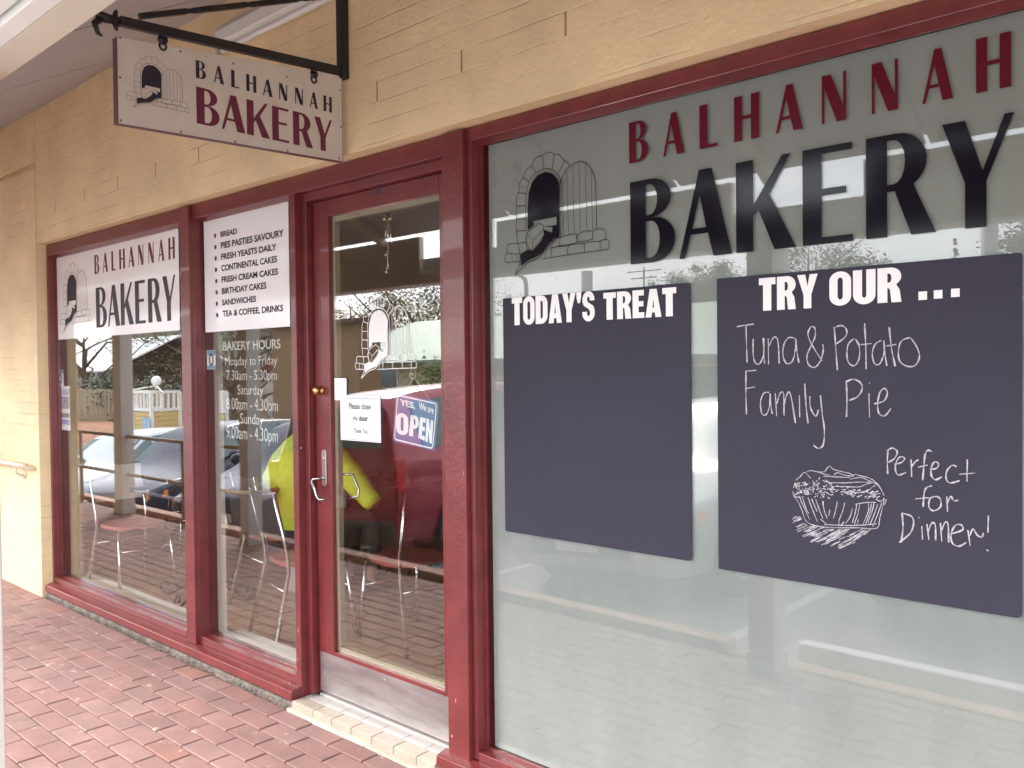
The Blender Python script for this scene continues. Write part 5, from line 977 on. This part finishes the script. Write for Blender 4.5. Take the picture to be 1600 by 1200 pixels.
def house(name, label, cat, x0, x1, y0, y1, zb, ze, zr, wm, rm_, wins=(), ridge='x', eave=.5, door_=None):
    r = empty(name, ((x0+x1)/2, y0, zb), label, cat); mb = MB(); mb.box(x0, x1, y0, y1, zb, ze)
    ym = (y0+y1)/2; xm_ = (x0+x1)/2
    if ridge == 'y': mb.prism([(x0, ze), (x1, ze), (xm_, zr)], lambda a, b: (a, y0, b), lambda a, b: (a, y1, b))
    else: mb.prism([(y0, ze), (y1, ze), (ym, zr)], lambda a, b: (x0, a, b), lambda a, b: (x1, a, b))
    at0(mb.build('wall', wm), r); mb = MB(); e = eave; t = .12
    sl = (zr-ze)/((y0-y1)/2) if ridge == 'x' else (zr-ze)/((x1-x0)/2)
    if ridge == 'x':
        for s, yy in ((1, y0), (-1, y1)): P = [(x0-e, yy+s*e, ze-sl*e), (x1+e, yy+s*e, ze-sl*e), (x1+e, ym, zr), (x0-e, ym, zr)]; mb.add(P+[(p[0], p[1], p[2]+t) for p in P], [(0,1,2,3),(7,6,5,4),(0,4,5,1),(1,5,6,2),(2,6,7,3),(3,7,4,0)])
    else:
        for s, xx in ((1, x1), (-1, x0)): P = [(xx+s*e, y0+e, ze-sl*e), (xx+s*e, y1-e, ze-sl*e), (xm_, y1-e, zr), (xm_, y0+e, zr)]; mb.add(P+[(p[0], p[1], p[2]+t) for p in P], [(0,1,2,3),(7,6,5,4),(0,4,5,1),(1,5,6,2),(2,6,7,3),(3,7,4,0)])
    at0(mb.build('roof', rm_), r)
    for (f, z, w_, h_) in wins:
        xx = x0+(x1-x0)*f; mb = MB(); mb.box(xx-w_/2-.08, xx+w_/2+.08, y0-.02, y0+.05, z-.08, z+h_+.08); wf = at0(mb.build('window', M['white']), r); mb = MB(); mb.box(xx-w_/2, xx+w_/2, y0+.052, y0+.06, z, z+h_); p_ = mb.build('glass', GLASSC); p_.parent = wf; 
        p_.matrix_parent_inverse = Matrix.Translation(r.location).inverted() @ Matrix() if False else wf.matrix_parent_inverse.inverted() if False else Matrix()
    return r
BR = mat('dark_brown_boards', (.10, .06, .045), .8, var=.15); TAN = mat('tan_render', (.52, .42, .28), .8, var=.08); WR = mat('white_roof_sheet', (.72, .72, .72), .5); GR = mat('pale_green_roof', (.20, .29, .23), .5, var=.04, vscale=2); RR = mat('red_tiled_roof', (.30, .09, .06), .7, var=.12, vscale=4); PW = mat('pale_weatherboard', (.55, .50, .45), .7, var=.06)
a, b, c = RM(103, 566, -25), RM(178, 556, -25), RM(140, 535, -28)
house('white_roofed_house', 'brown house under a broad white roof mirrored at the far left', 'house', a.x, b.x+1, -25, -33, -5, 2.35, 4.3, BR, WR, [(.25, .6, 1.5, 1.0), (.6, .6, 1.5, 1.0), (.85, .6, 1.2, 1.0)], eave=1.4)
g0, g1 = RM(533, 545, -24), RM(760, 545, -24)
house('green_roofed_building', 'tan building with a pale green metal roof mirrored in the door', 'shop', g0.x, g1.x+13, -24, -36, -2.5, 2.25, 4.2, TAN, GR, [(.15, .4, 1.6, 1.2), (.4, .4, 1.6, 1.2), (.65, .4, 1.6, 1.2), (.88, .4, 1.6, 1.2)], eave=1.1)
g0, g1 = RM(500, 495, -15), RM(558, 495, -15)
house('brown_shop', 'narrow brown shop with a flat parapet mirrored at the left edge of the door', 'shop', g0.x-3, g1.x, -15, -15.9, -2.5, 3.2, 3.25, mat('brown_render', (.22, .14, .07), .8), BR, [(.5, .2, 1.2, 1.3)], eave=.3)
g0, g1 = RM(405, 575, -30), RM(470, 575, -30)
house('red_roofed_house', 'pale gabled house with a red roof mirrored behind the hours lettering', 'house', g0.x, g1.x+3, -30, -40, -6, .6, 3.4, PW, RR, [(.3, -1.6, 1.6, 1.2), (.7, -1.6, 1.6, 1.2)], ridge='y', eave=.7)
# balcony deck in front of the red roofed house
a, b = RM(408, 602, -20), RM(462, 630, -20); dk = empty('timber_deck', ((a.x+b.x)/2, -20, -3.5), 'raised pale timber deck with balustrade mirrored below the red roof', 'deck')
mb = MB(); mb.box(a.x, b.x+2, -22, -20, b.z-.2, b.z); 
for xx in (a.x+.2, b.x+1.5): mb.box(xx-.1, xx+.1, -20.3, -20.1, -4, b.z-.2)
at0(mb.build('platform', PW), dk); mb = MB(); mb.box(a.x, b.x+2, -20.05, -19.95, a.z-.08, a.z+.04)
k = a.x
while k < b.x+2: mb.box(k-.04, k+.04, -20.04, -19.97, b.z, a.z-.08); k += .42
at0(mb.build('balustrade', PW), dk)
# paling fence and embankment
a, b = RM(103, 607, -19), RM(205, 609, -19); fe = empty('paling_fence', ((a.x+b.x)/2, -19, -3), 'weathered brown paling fence mirrored in the left window', 'fence'); mb = MB(); k = a.x-2; rnd = random.Random(2)
while k < b.x+14: mb.box(k, k+.28, -19+rnd.uniform(-.015, .015), -19.03+rnd.uniform(-.01, .01)-.01, -4.0, a.z+rnd.uniform(-.05, .03)); k += .30
at0(mb.build('paling', mat('weathered_paling', (.30, .23, .15), .9, var=.25, vscale=3)), fe)
mb = MB(); mb.box(a.x-2, b.x+14, -19.09, -19.05, -1.9, -1.8); mb.box(a.x-2, b.x+14, -19.09, -19.05, a.z-.5, a.z-.4); at0(mb.build('fence_rail', BR), fe)
mb = MB(); V = []; rnd = random.Random(8)
for i in range(40):
    x = -70+i*1.6
    for j in range(8): V.append((x, -13.2-j*.8, road_z(x)-.05+(min(j, 4)*.27)+rnd.uniform(-.08, .08)))
mb.add(V, [(i*8+j, i*8+j+1, (i+1)*8+j+1, (i+1)*8+j) for i in range(39) for j in range(7)]); tag(mb.build('embankment', mat('bark_mulch', (.32, .15, .09), .95, var=.35, vscale=2, bump=.6), fix=True), kind='structure')
# hills behind
mb = MB(); V = []; rnd = random.Random(6); 
for i in range(61):
    x = -260+i*7; hh = 3.5+5*math.sin(i*.21+1)+3*math.sin(i*.47)+ (9 if x < -60 else 2)
    for j in range(6): V.append((x, -75-j*12, -6+(hh+4)*math.sin(min(1, j/4)*math.pi/2)+rnd.uniform(-.4, .4)))
mb.add(V, [(i*6+j, i*6+j+1, (i+1)*6+j+1, (i+1)*6+j) for i in range(60) for j in range(5)]); tag(mb.build('hills', mat('scrubby_hillside', (.06, .075, .035), .95, c2=(.09, .075, .045), vscale=.25, bump=1, bscale=1), smooth=True), kind='structure')

# ---- trees: tapered trunk and limbs, many leaf-sized faces in clumps
def tree(name, label, base, h, rx, rz_, kind, seed, leaf=.22, n=2600, cols=((.05, .07, .025), (.085, .10, .04)), conic=False, group=None, crown=.35):
    rnd = random.Random(seed); r = empty(name, base, label, 'tree', group); mb = MB(); tips = []
    mb.tube([(0, 0, 0), (rnd.uniform(-.1, .1), 0, h*.3), (rnd.uniform(-.2, .2), rnd.uniform(-.2, .2), h*.62), (0, 0, h*.93)], [h*.022+.06, h*.018+.04, h*.012+.02, .015], 8)
    for k in range(22 if kind == 'bare' else 12):
        a = rnd.uniform(0, 6.28); z = h*rnd.uniform(.28, .75); l = rx*rnd.uniform(.55, 1.); e = Vector((l*math.cos(a), l*math.sin(a), z+l*rnd.uniform(.35, .9))); m_ = Vector((l*.5*math.cos(a+.2), l*.5*math.sin(a+.2), z+l*.35)); 
        mb.tube([(0, 0, z), m_, e], [h*.009+.015, h*.006+.01, .008], 5); tips.append(e)
        for q in range(5 if kind == 'bare' else 2):
            t_ = rnd.uniform(.35, 1); s = m_.lerp(e, t_); d = Vector((rnd.uniform(-1, 1), rnd.uniform(-1, 1), rnd.uniform(.1, 1)))*l*.45; mb.tube([s, s+d*.5+Vector((0, 0, .1)), s+d], [.018, .012, .005], 4); tips.append(s+d)
    mb.build('trunk', mat('grey_brown_bark', (.14, .10, .075), .95, var=.3, vscale=8), r)
    mb = MB(); cl = []
    for k in range(46):
        if conic: z = rnd.random()**.8; rr_ = rx*(1-z)*rnd.uniform(.5, 1); a = rnd.uniform(0, 6.28); cl.append((Vector((rr_*math.cos(a), rr_*math.sin(a), h*(.12+.86*z))), rx*.34*(1.05-z)))
        else:
            while True:
                p = Vector((rnd.uniform(-1, 1), rnd.uniform(-1, 1), rnd.uniform(-1, 1)))
                if .35 < p.length < 1: break
            cl.append((Vector((p.x*rx, p.y*rx, h-rz_+p.z*rz_)), rx*rnd.uniform(.18, .36)))
    if kind == 'bare': cl = [(t_, rx*.10) for t_ in tips]
    for k in range(n):
        c, rr_ = rnd.choice(cl); d = Vector((rnd.gauss(0, .5), rnd.gauss(0, .5), rnd.gauss(0, .42)))*rr_; p = c+d; u_ = Vector((rnd.uniform(-1, 1), rnd.uniform(-1, 1), rnd.uniform(-.6, .6))).normalized()*leaf*rnd.uniform(.6, 1.3); v_ = u_.cross(Vector((rnd.uniform(-1, 1), rnd.uniform(-1, 1), 1))).normalized()*leaf*.5
        t_ = rnd.uniform(.7, 1.35); mb.add([p-u_*.5, p+v_*.5, p+u_*.5, p-v_*.5], [(0, 1, 2, 3)], (t_, t_*rnd.uniform(.92, 1.05), t_))
    lm_ = mat(name+'_foliage', cols[1], .7, c2=cols[0], vscale=1.2, attr='tone'); mb.build('crown', lm_, r, fix=False); return r
OL = ((.09, .085, .05), (.16, .145, .09)); GN = ((.06, .085, .035), (.11, .14, .06)); AU = ((.14, .07, .04), (.22, .12, .06)); RD = ((.25, .06, .035), (.36, .10, .06)); GD = ((.16, .12, .02), (.26, .20, .04))
def T(u, v, y, zb=None): p = RM(u, v, y); return (p.x, y, zb if zb is not None else min(road_z(p.x), p.z-1)), p.z
def plant(name, label, u, v, y, rx, rz_, kind, seed, zb=-4, **k):
    b, zt_ = T(u, v, y, zb); return tree(name, label, b, max(1.5, zt_-b[2]), rx, rz_, kind, seed, **k)
plant('olive_tree', 'dense olive brown tree mirrored behind the globe lamp', 262, 520, -30, 5.5, 4, 'leaf', 1, cols=OL, leaf=.34, n=8000)
plant('grey_shrub_tree', 'grey green bush spilling over the paling fence', 168, 590, -21.5, 2.0, 1.3, 'leaf', 2, cols=((.09, .11, .075), (.15, .17, .12)), leaf=.3, n=2600)
plant('grey_shrub_tree', 'second grey green bush right of the post, behind the booth', 222, 592, -21, 2.4, 1.5, 'leaf', 12, cols=((.09, .11, .075), (.15, .17, .12)), leaf=.3, n=2400)
plant('red_autumn_tree', 'small red autumn tree mirrored at the right of the left window', 286, 535, -36, 4, 3, 'leaf', 3, cols=RD, leaf=.45, n=1800)
plant('bare_brown_tree', 'bare brown branching tree mirrored left of the opening hours', 362, 470, -16, 3.2, 2.5, 'bare', 4, cols=AU, leaf=.12, n=700)
plant('bare_brown_tree', 'bare tree arching over the white roofed house', 130, 480, -21, 6, 3, 'bare', 14, cols=AU, leaf=.10, n=400)
plant('dark_gum_tree', 'tall dark gum tree behind the red roofed house', 420, 490, -45, 9, 6, 'leaf', 5, cols=OL, leaf=.55, n=3200)
plant('golden_wattle', 'golden wattle in bloom above the green roof', 610, 448, -42, 6, 4, 'leaf', 6, cols=GD, leaf=.32, n=7000)
plant('open_gum_tree', 'open crowned gum tree mirrored at the right of the door glass', 690, 430, -40, 6, 4, 'leaf', 7, cols=GN, leaf=.26, n=4500)
plant('red_leaf_tree', 'half bare pinkish autumn tree mirrored top left in the door', 545, 455, -34, 5, 4, 'bare', 8, cols=AU, leaf=.14, n=3500)
plant('green_shrub', 'bright green shrub mirrored beside the open sign', 672, 560, -15, 1.6, 1.4, 'leaf', 9, cols=((.08, .12, .03), (.16, .22, .06)), leaf=.18, n=1800)
plant('round_tree', 'round topped tree mirrored over the gap between the chalkboards', 1108, 410, -34, 1.7, 1.6, 'leaf', 10, cols=GN, leaf=.17, n=7000, zb=0)
plant('round_tree', 'lower round tree mirrored left of the gap between chalkboards', 1060, 424, -36, 1.5, 1.2, 'leaf', 20, cols=GN, leaf=.17, n=5000, zb=0)
plant('feathery_tree', 'wide feathery tree mirrored above the words TRY OUR', 1275, 378, -30, 2.3, 1.8, 'leaf', 11, cols=OL, leaf=.15, n=6500, zb=0)
plant('feathery_tree', 'smaller feathery tree mirrored above the word OUR', 1350, 396, -31, 1.3, 1.3, 'leaf', 21, cols=OL, leaf=.15, n=3000, zb=0)
plant('dark_conifer', 'single dark conifer mirrored above the right dots of TRY OUR', 1492, 368, -40, .95, 3, 'leaf', 13, cols=((.03, .045, .02), (.05, .07, .03)), leaf=.2, n=2600, conic=True, zb=0)
plant('large_pine', 'large dark pine mirrored at the right edge of the photo', 1640, 322, -24, 1.6, 2.4, 'leaf', 15, cols=((.06, .07, .035), (.09, .10, .05)), leaf=.15, n=7000, zb=0)
# poles and aerial
def pole(name, label, cat, u, vt, y, r_, zb=-1.0, arm=None, group=None):
    p = RM(u, vt, y); mb = MB(); pts = [(p.x, y, zb), (p.x, y, p.z-(.5 if arm else 0))]
    if arm: pts += [(p.x-.05*arm, y, p.z-.2), (p.x-.35*arm, y, p.z), (p.x-1.1*arm, y, p.z+.08)]
    mb.tube(pts, r_, 8); o = mb.build(name, mat('grey_galvanised_pole', (.28, .29, .30), .5), smooth=True); tag(o, label, cat, group); return o, p
pole('street_light', 'curved grey street light mirrored above the smaller chalkboard', 'street light', 822, 428, -22, .085, arm=1)
pole('power_pole', 'square grey power pole mirrored above TODAYS TREAT', 'pole', 917, 424, -18, .17)
pole('power_pole', 'grey power pole mirrored between the conifer and the pine', 'pole', 1546, 325, -18, .17)
pole('sign_pole', 'thick grey brown pole mirrored above the T of TRY OUR', 'pole', 1204, 392, -9, .26, zb=-.2)
p = RM(1006, 418, -40); mb = MB(); mb.tube([(p.x, -40, 0), (p.x, -40, p.z)], .05, 6); 
for k, l in ((.2, 1.2), (.6, .9), (1.2, 1.1)): mb.tube([(p.x-l, -40, p.z-k), (p.x+l, -40, p.z-k)], .035, 5)
tag(mb.build('roof_aerial', mat('dark_aerial_metal', (.12, .12, .13), .5)), 'spiky roof aerial mirrored above the T of TREAT', 'aerial')
